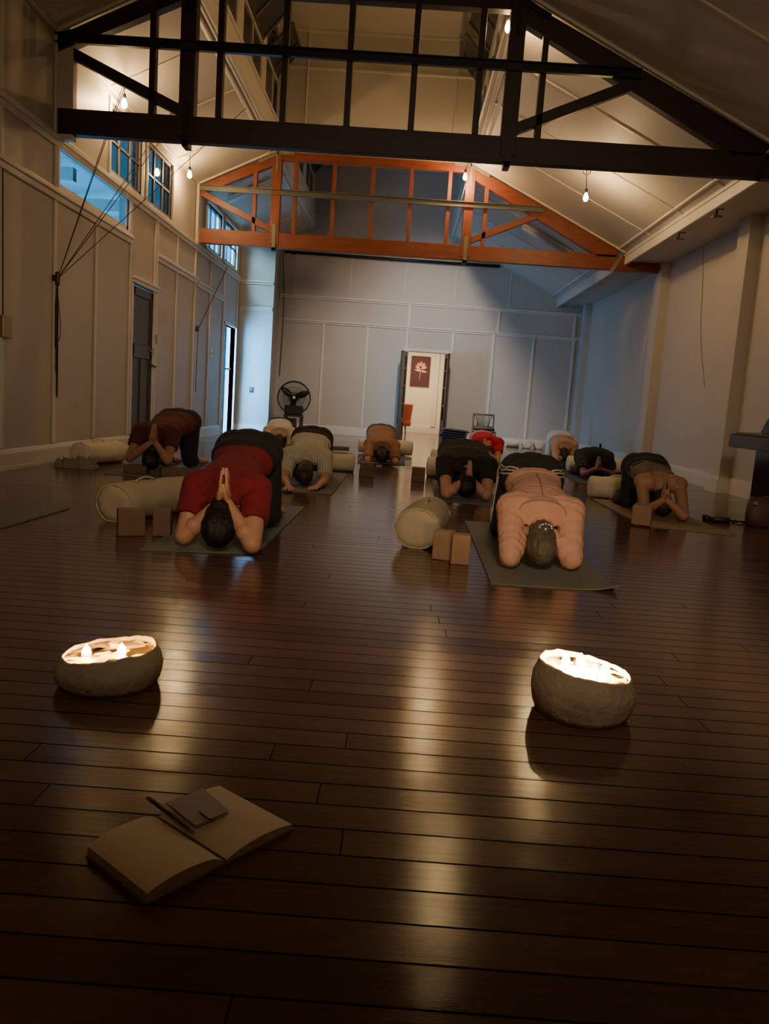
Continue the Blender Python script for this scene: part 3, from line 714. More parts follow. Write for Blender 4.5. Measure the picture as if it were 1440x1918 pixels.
# cloth heap by the left wall
mb = MB(); nu, nv = 44, 26; vs = []
c0 = at(143, 876, 2, 0)
for j in range(nv+1):
    for i in range(nu+1):
        u, v = i/nu*2-1, j/nv*2-1
        e = max(0, 1-(abs(u)**3+abs(v)**3)); p = V((u*3+5, v*2.2, 0))
        rid = abs(noise.noise(p*1.7))*.10+abs(noise.noise(p*3.4+V((3, 1, 0))))*.05
        z = (.030+rid+.015*math.sin(u*4+.6))*min(1, e*3)
        vs.append(V((c0.x+u*.21*(1+.12*noise.noise(p)), c0.y+v*.13*(1+.15*noise.noise(p+V((9, 0, 0)))), .002+max(0, z))))
fs = [(j*(nu+1)+i, j*(nu+1)+i+1, (j+1)*(nu+1)+i+1, (j+1)*(nu+1)+i) for j in range(nv) for i in range(nu)]
o = mb.add(vs, fs).build('blanket', cloth('olive_grey_cloth', (.23, .19, .13)), smooth=True)
tag(o, 'crumpled olive grey blanket on the floor before the bolster by the left wall', 'blanket')

# ------------------------------------------------------------------ candles
def candle(c, rbase, h, label, flames, tilt, seed, lit_scale=1.0):
    t = thing('candle', label, 'candle', (c[0], c[1], 0), 'wide concrete candles')
    M_con = MATS.get('rough_concrete') or mat('rough_concrete', (.36, .28, .20), .9, var=.3, scale=14, bump=.7, bscale=45)
    M_rim = MATS.get('raw_rim') or mat('raw_rim', (.62, .45, .22), .85, var=.3, scale=20, bump=.6, bscale=60)
    if 'candle_wax' not in MATS:
        mw = mat('candle_wax', (.86, .52, .17), .35, var=.1, scale=12)
        b = mw.node_tree.nodes['Principled BSDF']; b.inputs['Subsurface Weight'].default_value = .35; b.inputs['Subsurface Radius'].default_value = (.06, .03, .012)
    M_wax = MATS['candle_wax']
    n = 56; rs = []
    prof = [(.80, .0), (.90, .012), (.97, .16), (1.02, .34), (1.05, .52), (1.03, .70), (.97, .86), (.92, 1.0), (.90, 1.03), (.875, 1.01), (.86, .92), (.85, .84)]
    def pt(r, z, a, wob=1):
        q = V((math.cos(a), math.sin(a), z*2+seed))
        rr = rbase*r*(1+wob*.035*noise.noise(q*1.3)+.012*noise.noise(q*5))
        zz = h*z
        if z > .85: zz += .005*noise.noise(V((math.cos(a)*1.8, math.sin(a)*1.8, seed)))+.005*noise.noise(V((math.cos(a)*6, math.sin(a)*6, seed)))
        x, y = rr*math.cos(a), rr*math.sin(a)
        zz += tilt*x*max(0, z)
        return V((c[0]+x, c[1]+y, max(zz, 0.001)))
    for r, z in prof: rs.append([pt(r, z, 2*math.pi*i/n) for i in range(n)])
    MB().rings(rs[:8], cap=False).add([p for p in rs[0]], [tuple(range(n))]).build('bowl', M_con, t, smooth=True)
    MB().rings(rs[7:], cap=False).build('rim', M_rim, t, smooth=True)
    zw = h*.93
    ws = [[V((c[0]+rbase*.85*k*math.cos(a), c[1]+rbase*.85*k*math.sin(a), zw+tilt*.8*rbase*.85*k*math.cos(a)+.002*noise.noise(V((math.cos(a)*k*3, math.sin(a)*k*3, seed))))) for a in [2*math.pi*i/40 for i in range(40)]] for k in (1, .8, .55, .3, .08)]
    MB().rings(ws).build('wax', M_wax, t, smooth=True)
    for fx, fy, lit in flames:
        z = zw+tilt*.8*fx
        MB().box(c[0]+fx-.014, c[0]+fx+.014, c[1]+fy-.003, c[1]+fy+.003, z-.004, z+.012).build('wick', mat('wick_wood', (.5, .33, .18), .8) if 'wick_wood' not in MATS else MATS['wick_wood'], t)
        if lit:
            f = MB().lathe([(.002, .0), (.009, .004), (.0115, .010), (.009, .017), (.004, .024), (.001, .029)], (c[0]+fx, c[1]+fy, z+.006), n=14)
            f.build('flame', M_flame2 if c[0] > 0 else M_flame, t, smooth=True)
M_flame = emit_mat('candle_flame', (1.0, .56, .18), 330)
M_flame2 = emit_mat('bright_candle_flame', (1.0, .66, .28), 1000)
candle((-.785, 2.16), .142, .098, 'round stone candle on the left with two flames and an unlit wick', [(-.055, -.03, 1), (.045, -.03, 1), (.0, .045, 0)], .13, 1.3)
candle((.575, 2.20), .142, .135, 'round stone candle on the right with a glaring bright pool of wax', [(-.05, .02, 1), (.02, -.04, 1), (.06, .0, 1), (.0, .05, 1)], -.12, 5.1)

# ------------------------------------------------------------------ notebook, pencil, card
L_, B_, R_, T_ = [V((p.x, p.y, 0)) for p in (at(164, 1592, 2, .012), at(276, 1688, 2, .006), at(547, 1549, 2, .006), at(411, 1471, 2, .012))]
t = thing('notebook', 'open blank notebook lying on the dark floor in the foreground', 'notebook', tuple((L_+B_+R_+T_)/4))
M_paper = mat('cream_paper', (.78, .66, .50), .8, var=.04)
M_edge = mat('page_edges', (.40, .31, .19), .85, var=.3, scale=60)
M_cover = mat('notebook_cover', (.22, .13, .08), .6)
def bil(u, v): return (L_*(1-u)+T_*u)*(1-v)+(B_*(1-u)+R_*u)*v        # u along spread, v along the page height
MB().prism([bil(-.01, -.01), bil(1.015, -.01), bil(1.015, 1.01), bil(-.01, 1.01)], (0, 0, .0025)).build('cover', M_cover, t)
def page_block(u0, u1, hf, name):
    nu, nv = 14, 6; top, bot = [], []
    for j in range(nv+1):
        for i in range(nu+1):
            u = u0+(u1-u0)*i/nu; v = j/nv
            p = bil(u, v); bot.append(p+V((0, 0, .0026))); top.append(p+V((0, 0, .0026+hf(u))))
    n = len(bot); W = nu+1; f1, f2 = [], []
    for j in range(nv):
        for i in range(nu): k = j*W+i; f1.append((n+k, n+k+1, n+k+W+1, n+k+W)); f2.append((k, k+W, k+W+1, k+1))
    per = [i for i in range(nu+1)]+[j*W+nu for j in range(1, nv+1)]+[nv*W+i for i in range(nu-1, -1, -1)]+[j*W for j in range(nv-1, 0, -1)]
    for k in range(len(per)): p, q = per[k], per[(k+1) % len(per)]; f2.append((p, q, n+q, n+p))
    o = MB().add(bot+top, f2).build(name, M_edge, t)
    MB().add([p+V((0, 0, .0006)) for p in top], [tuple(i-n for i in q) for q in f1]).build('page', M_paper, o)
page_block(.0, .485, lambda u: .016+.010*math.sin(math.pi*min(1, u/.485)**.8)-.012*max(0, (u-.38)/.105)**2, 'left_pages')
page_block(.505, 1.0, lambda u: .008+.009*math.sin(math.pi*min(1, (1-u)/.495)**.9)-.004*max(0, (.60-u)/.1)**2, 'right_pages')
a, b = at(284, 1499, 2, .034), at(366, 1561, 2, .026)
d = (b-a).normalized()
t2 = thing('pencil', 'dark pencil lying along the gutter of the open notebook', 'pencil', tuple((a+b)/2))
MB().tube([a, b-d*.018], .0045, 6).build('shaft', M_wooddark, t2)
MB().tube([b-d*.018, b], [.0045, .0008], 6).build('tip', mat('pencil_tip', (.25, .16, .09), .7), t2)
MB().tube([a-d*.012, a], .0044, 8).build('ferrule', M_brass, t2)
q = [at(*p, 2, .024) for p in ((312, 1506), (381, 1481), (429, 1524), (366, 1549))]
M_card = mat('lilac_card', (.42, .37, .37), .7, var=.05)
t3 = thing('card', 'folded lilac card lying on the right page of the notebook', 'card', tuple((q[0]+q[2])/2-V((0, 0, .002))))
MB().prism(q, (0, 0, .0012)).prism([q[0]+V((0, 0, .002)), q[1]+V((0, 0, .004)), q[2]+V((0, 0, .005)), q[3]+V((0, 0, .003))], (0, 0, .0012)).build('paper', M_card, t3)
m1, m2, m3 = at(373, 1521, 2, .031), at(391, 1534, 2, .031), at(403, 1536, 2, .031)
MB().tube([m1, m2, (m2+m3)/2, m3], [.0016, .0015, .0012, .0008], 6).build('pen_mark', M_black, t3)

# ------------------------------------------------------------------ fan on stand, far left
FY = 18.2
t = thing('pedestal_fan', 'big black industrial fan standing on a small table in the far left corner', 'fan', (-2.49, FY, .44))
fc = V((-2.49, FY, .81)); ax_ = V((.12, -1, .06)).normalized(); qf = V((0, 0, 1)).rotation_difference(ax_).to_matrix()
def ringpts(r, z, n=40): return [fc+qf@V((r*math.cos(2*math.pi*i/n), r*math.sin(2*math.pi*i/n), z)) for i in range(n+1)]
mb = MB(); mb.tube(ringpts(.37, .0), .016, 6); mb.tube(ringpts(.37, -.12), .014, 6); mb.tube(ringpts(.24, .06), .004, 4); mb.tube(ringpts(.12, .08), .004, 4)
for i in range(84):
    a = 2*math.pi*i/84
    mb.tube([fc+qf@V((.05*math.cos(a), .05*math.sin(a), .085)), fc+qf@V((.24*math.cos(a), .24*math.sin(a), .065)), fc+qf@V((.37*math.cos(a), .37*math.sin(a), 0)), fc+qf@V((.37*math.cos(a), .37*math.sin(a), -.12))], .003, 4)
mb.build('grille', M_black, t)
MB().lathe([(.003, .09), (.03, .09), (.035, .08), (.003, .08)], fc, axis=ax_).build('badge', M_white, t)
MB().lathe([(.005, .05), (.06, .045), (.07, .0), (.085, -.05), (.085, -.22), (.05, -.28), (.005, -.28)], fc, axis=ax_).build('motor', M_black, t, smooth=True)
for i in range(3):
    a0 = 2*math.pi*i/3+.55; rs = []
    for k in range(9):
        r = .05+.30*k/8; w = .03+.05*math.sin(math.pi*min(1, k/8*.85+.1)); tw = .5-.25*k/8
        rs.append([fc+qf@V((r*math.cos(a0)-s*w*math.sin(a0)*math.cos(tw), r*math.sin(a0)+s*w*math.cos(a0)*math.cos(tw), s*w*math.sin(tw)+e*.003)) for s, e in ((-1, -1), (0, -1), (1, -1), (1, 1), (0, 1), (-1, 1))])
    MB().rings(rs).build('blade', M_black, t, smooth=True)
MB().box(-2.68, -2.28, FY-.14, FY+.16, .416, .64).build('base', M_black, t, bevel=.02)
t = thing('side_table', 'small dark wooden table carrying the fan', 'table', (-2.48, FY, 0))
MB().box(-2.69, -2.27, FY-.20, FY+.22, .38, .414).build('tabletop', M_wooddark, t, bevel=.005)
for x in (-2.66, -2.30):
    for y in (FY-.17, FY+.19): MB().box(x-.02, x+.02, y-.02, y+.02, 0.0, .38).build('leg', M_wooddark, t)
MB().box(-2.66, -2.42, FY-.12, FY+.16, .08, .34).build('cabinet', M_wooddark, t, bevel=.004)
MB().box(-2.64, -2.32, FY-.15, FY+.17, .06, .08).build('shelf', M_wooddark, t)

# ------------------------------------------------------------------ folded black mats and the cane chair by the far wall
t0 = at(851, 836, 2, 0)
for k in range(7):
    mb = MB(); nx, ny = 16, 8; w, d, th = .62+.03*math.sin(k*2.1), .55, .050
    top, bot = [], []
    for j in range(ny+1):
        for i in range(nx+1):
            u, v = i/nx-.5, j/ny-.5
            z = 0
            bz = k*(th+.004)*(1-.10*(u+.5))+.002; th_ = th*(1-.10*(u+.5))
            e = min(1, (.5-abs(u))*9, (.5-abs(v))*9)
            bot.append(V((u*w+.03*math.sin(k*1.3), v*d, bz+th_*.5*(1-math.sqrt(max(0, e))))))
            top.append(V((u*w+.03*math.sin(k*1.3), v*d, bz+th_*.5*(1+math.sqrt(max(0, e)))+.0005)))
    n = len(bot); W = nx+1; fs = []
    for j in range(ny):
        for i in range(nx): q = j*W+i; fs += [(n+q, n+q+1, n+q+W+1, n+q+W), (q, q+W, q+W+1, q+1)]
    per = [i for i in range(nx+1)]+[j*W+nx for j in range(1, ny+1)]+[ny*W+i for i in range(nx-1, -1, -1)]+[j*W for j in range(ny-1, 0, -1)]
    for q in range(len(per)): fs.append((per[q], per[(q+1) % len(per)], n+per[(q+1) % len(per)], n+per[q]))
    o = MB().add(bot+top, fs).build('folded_blanket', M_bk if k else (globals().__setitem__('M_bk', cloth('black_blanket', (.030, .034, .038))) or M_bk), smooth=True)
    o.location = (t0.x, 17.75, 0)
    nth = ['lowest', 'second from the bottom', 'third from the bottom', 'fourth from the bottom', 'fifth from the bottom', 'second from the top', 'topmost'][k]
    tag(o, 'folded black blanket, %s of the pile beside the far doorway' % nth, 'blanket', 'black blankets in a pile')
t = thing('cane_chair', 'bamboo chair with slatted back and dark cushion by the far wall', 'chair', (1.77, 17.0, 0))
M_cane = mat('dark_cane', (.13, .10, .065), .5, var=.3, scale=20)
x0, x1, yb, yfr = 1.55, 1.99, 17.2, 16.78
for x in (x0, x1):
    MB().tube([(x, yb, 0), (x, yb, .40), (x, yb+.06, .74)], .017, 8).build('leg', M_cane, t)
    MB().tube([(x, yfr, 0), (x, yfr, .39)], .017, 8).build('leg', M_cane, t)
mb = MB().tube([(x0, yb+.06, .73), (x1, yb+.06, .73)], .016, 8).tube([(x0, yb+.02, .47), (x1, yb+.02, .47)], .012, 8).tube([(x0, yb+.045, .66), (x0+.06, yb+.058, .72)], .010, 6).tube([(x1, yb+.045, .66), (x1-.06, yb+.058, .72)], .010, 6)
mb.tube([(x0+.05, yb+.057, .72), (x0+.11, yb+.022, .48)], .010, 6).tube([(x1-.05, yb+.057, .72), (x1-.11, yb+.022, .48)], .010, 6)
for k in range(13): x = x0+.09+.021*k; mb.tube([(x, yb+.057, .72), (x, yb+.022, .48)], .006, 5)
mb.build('backrest', M_cane, t, smooth=True)
MB().box(x0-.01, x1+.01, yfr-.02, yb+.02, .36, .395).build('seat', M_cane, t, bevel=.012)
MB().box(x0+.01, x1-.01, yfr, yb-.01, .396, .45).build('cushion', M_black, t, bevel=.02, smooth=True)
mb = MB()
for z in (.15,): mb.tube([(x0, yfr, z), (x1, yfr, z)], .010, 6).tube([(x0, yfr, z), (x0, yb, z)], .010, 6).tube([(x1, yfr, z), (x1, yb, z)], .010, 6)
mb.build('stretcher', M_cane, t)

# ------------------------------------------------------------------ upright piano at the right edge
t = thing('piano', 'black upright piano cut off by the right edge of the photo', 'piano', (4.0, 8.15, 0))
py0, py1 = 7.35, 8.80
MB().box(3.92, 4.185, py0, py1, 0, .63).build('lower_case', M_blackgloss, t, bevel=.008)
MB().prism([(3.62, py0-.02, .62), (4.185, py0-.02, .62), (4.185, py0-.02, .77), (3.64, py0-.02, .77), (3.62, py0-.02, .75)], (0, py1-py0+.04, 0)).build('keybed', M_blackgloss, t, bevel=.006)
MB().prism([(3.93, py0, .77), (4.185, py0, .77), (4.185, py0, 1.28), (4.14, py0, 1.28)], (0, py1-py0, 0)).build('upper_case', M_blackgloss, t, bevel=.006)
MB().box(4.09, 4.19, py0-.03, py1+.03, 1.28, 1.31).build('top_lid', M_blackgloss, t, bevel=.006)
for y in (py0+.04, py1-.04): MB().box(3.66, 3.72, y-.03, y+.03, 0.0, .62).build('leg', M_blackgloss, t, bevel=.006) if y < 8 else None
MB().prism([(3.66, py0+.03, .7705), (3.90, py0+.03, .7705), (3.93, py0+.03, .80), (3.68, py0+.03, .785)], (0, py1-py0-.06, 0)).build('fallboard', M_blackgloss, t, bevel=.003)
# tote bag and buckled strap on the floor before it
t = thing('tote_bag', 'reddish brown bag on the floor at the right edge before the piano', 'bag', (3.22, 6.88, 0))
M_bag = cloth('brown_leather', (.10, .045, .035), .55)
mb = MB(); rs = []
for z, w, d in ((.001, .13, .07), (.02, .155, .085), (.10, .165, .09), (.19, .155, .07), (.235, .15, .035), (.245, .14, .02)):
    rs.append([V((3.22+w*math.copysign(abs(math.cos(a))**.6, math.cos(a))*(1+.04*noise.noise(V((a, z*8, 1)))), 6.88+d*math.copysign(abs(math.sin(a))**.6, math.sin(a)), z+.012*math.sin(a*3)*(z > .15))) for a in [2*math.pi*i/32 for i in range(32)]])
mb.rings(rs); mb.build('bag_body', M_bag, t, smooth=True)
MB().tube([V((3.12+.2*k/12, 6.85, .22+.045*math.sin(math.pi*k/12))) for k in range(13)], .008, 6).build('handle', M_bag, t, smooth=True)
MB().lathe([(.002, 0), (.016, .002), (.016, .014), (.002, .016)], (3.085, 6.80, .205), axis=(0, -1, .2)).build('clasp', M_chrome, t)
p1, p2 = at(1322, 975, 2, 0), at(1362, 980, 2, 0)
t = thing('waist_pouch', 'small black pouch with a strap lying on the floor beside the tan mat', 'pouch', tuple((p1+p2)/2))
def plump(c, sx, sy, sz, rz): return MB().cbox(V(c)+V((0, 0, sz/2)), sx, sy, sz, rz)
mb = MB(); rs = []
for x, w, h in ((-.13, .045, .055), (-.115, .05, .06), (-.075, .035, .042), (-.05, .03, .038), (-.03, .04, .045), (.06, .045, .05), (.085, .045, .045), (.095, .02, .03)):
    rs.append([V(((p1+p2)/2)+V((x+.015, w*math.copysign(abs(math.cos(a))**.5, math.cos(a)), h/2+.001+h/2*math.copysign(abs(math.sin(a))**.5, math.sin(a))))) for a in [2*math.pi*i/20 for i in range(20)]])
mb.rings(rs).build('pouch_body', M_black, t, smooth=True)
cc = (p1+p2)/2
MB().tube([cc+V((.10, 0, .02)), cc+V((.14, -.01, .006)), cc+V((.22, 0, .02)), cc+V((.27, -.01, .005))], .008, 6).tube([cc+V((.10, .015, .015)), cc+V((.17, .03, .02)), cc+V((.26, .02, .005))], .006, 6).build('strap', M_black, t)

# ------------------------------------------------------------------ people
def remesh(mb, name, material, parent, voxel, smooth_it=3, fac=.5, disp=None):
    o = mb.build(name, material, parent, smooth=True)
    md = o.modifiers.new('r', 'REMESH'); md.mode = 'VOXEL'; md.voxel_size = voxel; md.use_smooth_shade = True
    sm = o.modifiers.new('s', 'SMOOTH'); sm.factor = fac; sm.iterations = smooth_it
    dg = bpy.context.evaluated_depsgraph_get(); me = bpy.data.meshes.new_from_object(o.evaluated_get(dg))
    old = o.data; o.modifiers.clear(); o.data = me; me.name = name; bpy.data.meshes.remove(old)
    if disp:
        ns = [v.normal.copy() for v in me.vertices]
        for v, n_ in zip(me.vertices, ns): v.co += n_*disp(v.co)
    for p in me.polygons: p.use_smooth = True
    if not me.materials: me.materials.append(material)
    return o

def hand(mb, w, u, v, n, curl=0.0, spread=0.0, k=1.0):
    """w wrist, u towards the fingertips, v towards the thumb, n out of the back of the hand"""
    u, v, n = u.normalized(), v.normalized(), n.normalized()
    rs = []
    for t, hw, ht in ((-.02, .022, .018), (.01, .028, .017), (.04, .036, .015), (.07, .040, .013), (.092, .040, .011), (.10, .034, .008)):
        rs.append([w+(u*t+v*(hw*math.cos(a))+n*(ht*math.sin(a)))*k for a in [2*math.pi*i/16 for i in range(16)]])
    mb.rings(rs)
    for off, l, r in ((.030, .068, .0092), (.010, .078, .0094), (-.010, .072, .0090), (-.029, .056, .0080)):
        p = w+(u*.085+v*off)*k; d = (u+v*off*spread*10).normalized(); rr = r*k
        for s, fr in enumerate((.42, .32, .26)):
            d = (d-n*(curl*(.6+.4*s))).normalized(); q = p+d*(l*1.12*fr*k)
            mb.caps(p, q, rr, rr*.92, 10); p, rr = q, rr*.92
    p = w+(u*.02+v*.026)*k; q = p+(u*.034+v*.024-n*.006)*k; mb.caps(p, q, .0135*k, .0115*k, 10)
    q2 = q+(u*.034+v*.006-n*.004)*k; mb.caps(q, q2, .0112*k, .0090*k, 10)

def person(label, el, er, tip, apex, hipw, opt):
    g = opt.get
    E0, E1 = V(el), V(er); Ec = (E0+E1)/2; ap = V(apex); k = g('k', 1.0); vx = g('voxel', .008)
    Fd = V((Ec.x-ap.x, Ec.y-ap.y, 0)).normalized(); Lt = V((-Fd.y, Fd.x, 0)); U = V((0, 0, 1))
    hb = g('hb', .125)*k                                           # hip half depth
    Hc = ap-U*hb
    Sc = Ec-Fd*g('sback', .20)+V((0, 0, g('sz', .31)-Ec.z)); Sc.z = g('sz', .31)
    sw = g('sw', .165)*k
    root = thing('person', label, 'person', (Hc.x, Hc.y, 0), 'people kneeling with heads down')
    ax_s = (Sc-Hc); Ls = ax_s.length; ax_s.normalize(); dp = ax_s.cross(Lt).normalized()
    if dp.z < 0: dp = -dp                                          # out of the back
    arch = g('arch', -.012)
    hw = hipw/2
    def spine(t): return Hc.lerp(Sc, t)+dp*(arch*math.sin(math.pi*t))
    ww = g('ww', .15); fat = g('fat', 1)
    prof = [(-.02, .78*hw, hb*.80), (.08, .94*hw, hb*.93), (.18, .94*hw, hb*.92), (.30, .5*hw+.5*ww, hb*.76), (.44, ww, .086*k*fat), (.58, ww*.65+sw*.35, .094*k*fat), (.74, sw*.92, .100*k*fat), (.88, sw*1.0, .094*k), (1.0, sw*1.0, .078*k), (1.10, sw*.68, .060*k)]
    def torso(mb, t0, t1, inf, n=24, wob=0):
        def at_t(t):
            for (a, wa, da), (b, wb, db) in zip(prof, prof[1:]):
                if a <= t <= b: s = (t-a)/(b-a); return wa+(wb-wa)*s, da+(db-da)*s
            return prof[0][1:] if t < prof[0][0] else prof[-1][1:]
        rs = []
        N = 14
        for i in range(N+1):
            t = t0+(t1-t0)*i/N; w_, d_ = at_t(t); c = spine(t)
            rs.append([c+Lt*((w_+inf)*math.copysign(abs(math.cos(a))**.85, math.cos(a)))+dp*((d_+inf)*math.copysign(abs(math.sin(a))**.9, math.sin(a))) for a in [2*math.pi*j/n for j in range(n)]])
        mb.rings(rs)
    kn = [Hc-Fd*g('kback', .02)+Lt*s*g('kspread', .12)*k for s in (-1, 1)]
    for q in kn: q.z = g('kz', .098)
    hj = [Hc+Lt*s*hw*.48-U*.02-Fd*.01 for s in (-1, 1)]
    an = [q-Fd*.40*k+V((0, 0, .056-g('kz', .098))) for q in kn]
    S = [Sc+Lt*s*sw for s in (-1, 1)]; E = [E0, E1]
    if (E0-E1).dot(Lt) > 0: E = [E1, E0]
    Hd = V((Ec.x, Ec.y, 0))+Fd*g('hfwd', -.085)+Lt*g('hside', 0)+U*g('hz', .135)
    cr = (Fd*.80-U*.60).normalized(); fc_ = (-Fd*.60-U*.80).normalized()
    HM = Matrix((Lt, fc_, cr)).transposed()
    hs = g('hs', 1.0)
    # ---- body: one continuous figure
    b = MB(); torso(b, -.02, 1.10, 0)
    for s in (0, 1):
        b.ell(Hc+Lt*(-1, 1)[s]*hw*.45-Fd*.05-U*.0, hw*.56, hb*1.02, hb*1.0)
        b.caps(hj[s], kn[s], hw*.50, .064*k); b.caps(kn[s], an[s], .056*k, .038*k)
        b.ell(kn[s].lerp(an[s], .32)+U*.016, .052*k, .10*k, .048*k)
        b.caps(an[s], an[s]-Fd*.13*k-U*.012, .036*k, .027*k); b.ell(an[s]-Fd*.10*k-U*.004, .042*k, .07*k, .026*k)
        for j in range(5): b.caps(an[s]-Fd*.15*k+Lt*(j-2)*.016-U*.016, an[s]-Fd*(.185-.006*abs(j-1))*k+Lt*(j-2)*.017-U*.024, .010, .009, 8)
        b.caps(S[s]-Lt*(-1, 1)[s]*.06, S[s], .085*k, .070*k)
        b.caps(S[s], E[s], .058*k*g('arm', 1), .046*k*g('arm', 1))
    Nk = Sc+ax_s*.03
    b.caps(Nk, Hd-cr*.04, .062*k, .054*k)
    b.ell(Hd, .074*hs, .092*hs, .108*hs, HM)
    b.ell(Hd-cr*.06+fc_*.03, .055*hs, .062*hs, .06*hs, HM)
    b.caps(Hd+fc_*.085-cr*.0, Hd+fc_*.104-cr*.035, .011, .015, 8)                       # nose
    b.ell(Hd+fc_*.088-cr*.062, .024, .010, .010, HM); b.ell(Hd+fc_*.075+cr*.018, .055, .014, .010, HM)   # lips, brow
    for s in (-1, 1): b.ell(Hd+Lt*s*.076*hs-cr*.008-fc_*.006, .010, .022, .032, HM)
    W = []
    mode = g('mode', 'prayer')
    tp = V(tip)
    for s in (0, 1):
        sg = (-1, 1)[s]
        if mode == 'prayer':
            u = g('u', U-Fd*.18).normalized(); w_ = tp-u*.178+Lt*sg*.021; n_ = Lt*sg; v_ = (Fd-u*Fd.dot(u)).normalized()
            hu = (u-Lt*sg*.045).normalized(); hp = (w_, hu, v_, n_, .02, 0)
        elif mode == 'flat':
            w_ = V(g('wrist')[s]); u = g('hu')[s].normalized(); hp = (w_, u, (-Lt*sg), U, .12, .55)
        elif mode == 'clasp':
            w_ = tp+Lt*sg*.085-U*.015; u = (-Lt*sg*.80+U*.22-Fd*.50).normalized(); n_ = (Fd*.5+U*.85); n_ = (n_-u*n_.dot(u)).normalized(); hp = (w_, u, u.cross(n_)*(-sg), n_, .18, .1)
        elif mode == 'fold':
            w_ = tp+Lt*sg*.10+U*.0; u = (-Lt*sg*.93+Fd*.25); hp = (w_, u, -Fd, U, .08, .1)
        b.caps(E[s], w_, .046*k*g('arm', 1), .029*k); b.ell(E[s].lerp(w_, .28), .047*k*g('arm', 1), .047*k*g('arm', 1), .047*k*g('arm', 1))
        hand(b, *hp[:4], curl=hp[4], spread=hp[5], k=g('hk', 1.0)); W.append(w_)
    remesh(b, 'body', SKIN[g('skin', 0)], root, vx, 3)
    # ---- trousers
    tr = MB(); inf = .012; hem = g('hem', 1.0)
    torso(tr, -.04, g('waistband', .30), inf)
    for s in (0, 1):
        tr.ell(Hc+Lt*(-1, 1)[s]*hw*.45-Fd*.05, hw*.56+inf, hb*1.02+inf, hb+inf)
        tr.caps(hj[s], kn[s], hw*.52+inf, .064*k+inf+g('loose', .004)); 
        if hem > 0:
            e = kn[s].lerp(an[s], hem); tr.caps(kn[s], e, .056*k+inf, (.056-.018*hem)*k+inf+g('loose', .004), flat=False)
            tr.ell(kn[s].lerp(an[s], .32*min(1, hem))+U*.016, .052*k+inf, .10*k, .048*k+inf)
    tr.ell(Hc-Fd*.03+U*.012, hw*.90, hb*1.0+inf, hb*1.0+inf)
    rr = random.Random(label)
    ph = V((rr.random()*9, rr.random()*9, rr.random()*9))
    wr = lambda p: (.003*noise.noise(V((p.x*9, p.y*14, p.z*18))+ph)+.0018*noise.noise(V((p.x*20, p.y*24, p.z*34))+ph))
    tro = remesh(tr, 'trousers', g('pants'), root, vx*1.1, 6, disp=wr)
    # ---- top
    sh = MB(); inf = g('inf', .020)
    torso(sh, g('shirt0', .14), g('shirt1', 1.15), inf)
    sl = g('sleeve', .62)
    for s in (0, 1):
        if sl > 0:
            sh.caps(S[s]-Lt*(-1, 1)[s]*.05, S[s], .085*k+inf*.8, .072*k+inf*.8)
            e = S[s].lerp(E[s], min(sl, 1)); r1 = (.058-.012*min(1, sl))*k*g('arm', 1)+inf*g('cuff', .9)
            if sl >= 1: sh.caps(S[s], E[s], .060*k*g('arm', 1)+inf, .047*k*g('arm', 1)+.009)
            else: sh.caps(S[s], e, .060*k*g('arm', 1)+inf, r1+.006, flat=True)
            if sl > 1:
                e2 = E[s].lerp(W[s], min(1, sl-1)); sh.caps(E[s], e2, .047*k*g('arm', 1)+.009, .047*k*g('arm', 1)+.009-(.017*k)*(sl-1), flat=True)
                sh.ell(E[s], .055*k*g('arm', 1), .055*k*g('arm', 1), .05*k)
                sh.ell(E[s].lerp(W[s], .28), .047*k*g('arm', 1)+.008, .047*k*g('arm', 1)+.008, .047*k*g('arm', 1)+.006)
        elif g('straps'):
            sh.caps(S[s]*.55+Sc*.45+dp*.06, spine(.78)+Lt*(-1, 1)[s]*sw*.5+dp*.09, .018, .022)
    if sl > 0: sh.caps(Nk-ax_s*.05, Nk.lerp(Hd-cr*.04, .55), .078*k, .066*k)
    wa = g('wrinkle', .006); o_ = root.location.copy()
    def wrs(p):
        q = p+o_-Hc; t = q.dot(ax_s); x = q.dot(Lt); z = q.dot(dp)
        a = math.sin(t*g('wf', 75)+3*noise.noise(V((x*5, t*4, z*3))+ph)+ph.x)*(.45+.55*noise.noise(V((x*4, t*3, 2))+ph))
        return wa*(.62*a*g('wside', 1)+.8*noise.noise(V((x*11, t*22, z*14))+ph)+.3*noise.noise(V((x*28, t*40, z*28))+ph))
    shi = remesh(sh, 'shirt', g('shirt'), root, vx, 2, disp=wrs)
    # ---- hair
    hr = MB()
    hr.ell(Hd+cr*.012-fc_*.014, .084*hs, .094*hs, .112*hs, HM); hr.ell(Hd-fc_*.035-cr*.03, .078*hs, .07*hs, .09*hs, HM)
    hr.ell(Nk.lerp(Hd, .62)-fc_*.012, .066*hs, .080*hs, .070*hs)
    for e in g('hairx', []): hr.ell(Hd+Lt*e[0]+Fd*e[1]+U*e[2], e[3], e[4], e[5])
    remesh(hr, 'hair', g('hair', HAIR_brown), root, max(vx, .007), 2, disp=lambda p: .005*noise.noise(V((p.x*60, p.y*14, p.z*14))+ph)+.003*noise.noise(p*50))
    return dict(root=root, Hc=Hc, hw=hw, hb=hb, Lt=Lt, Fd=Fd, kn=kn, hj=hj, Hd=Hd, tro=tro, shi=shi, spine=spine, dp=dp)

BLK = cloth('black_cloth', (.016, .015, .018)); NAVY = cloth('dark_navy_cloth', (.022, .022, .030))
def wel(p, z): q = at(*p, 2, z); return (q.x, q.y, z)
def wy(p, y): q = at(*p, 1, y); return tuple(q)
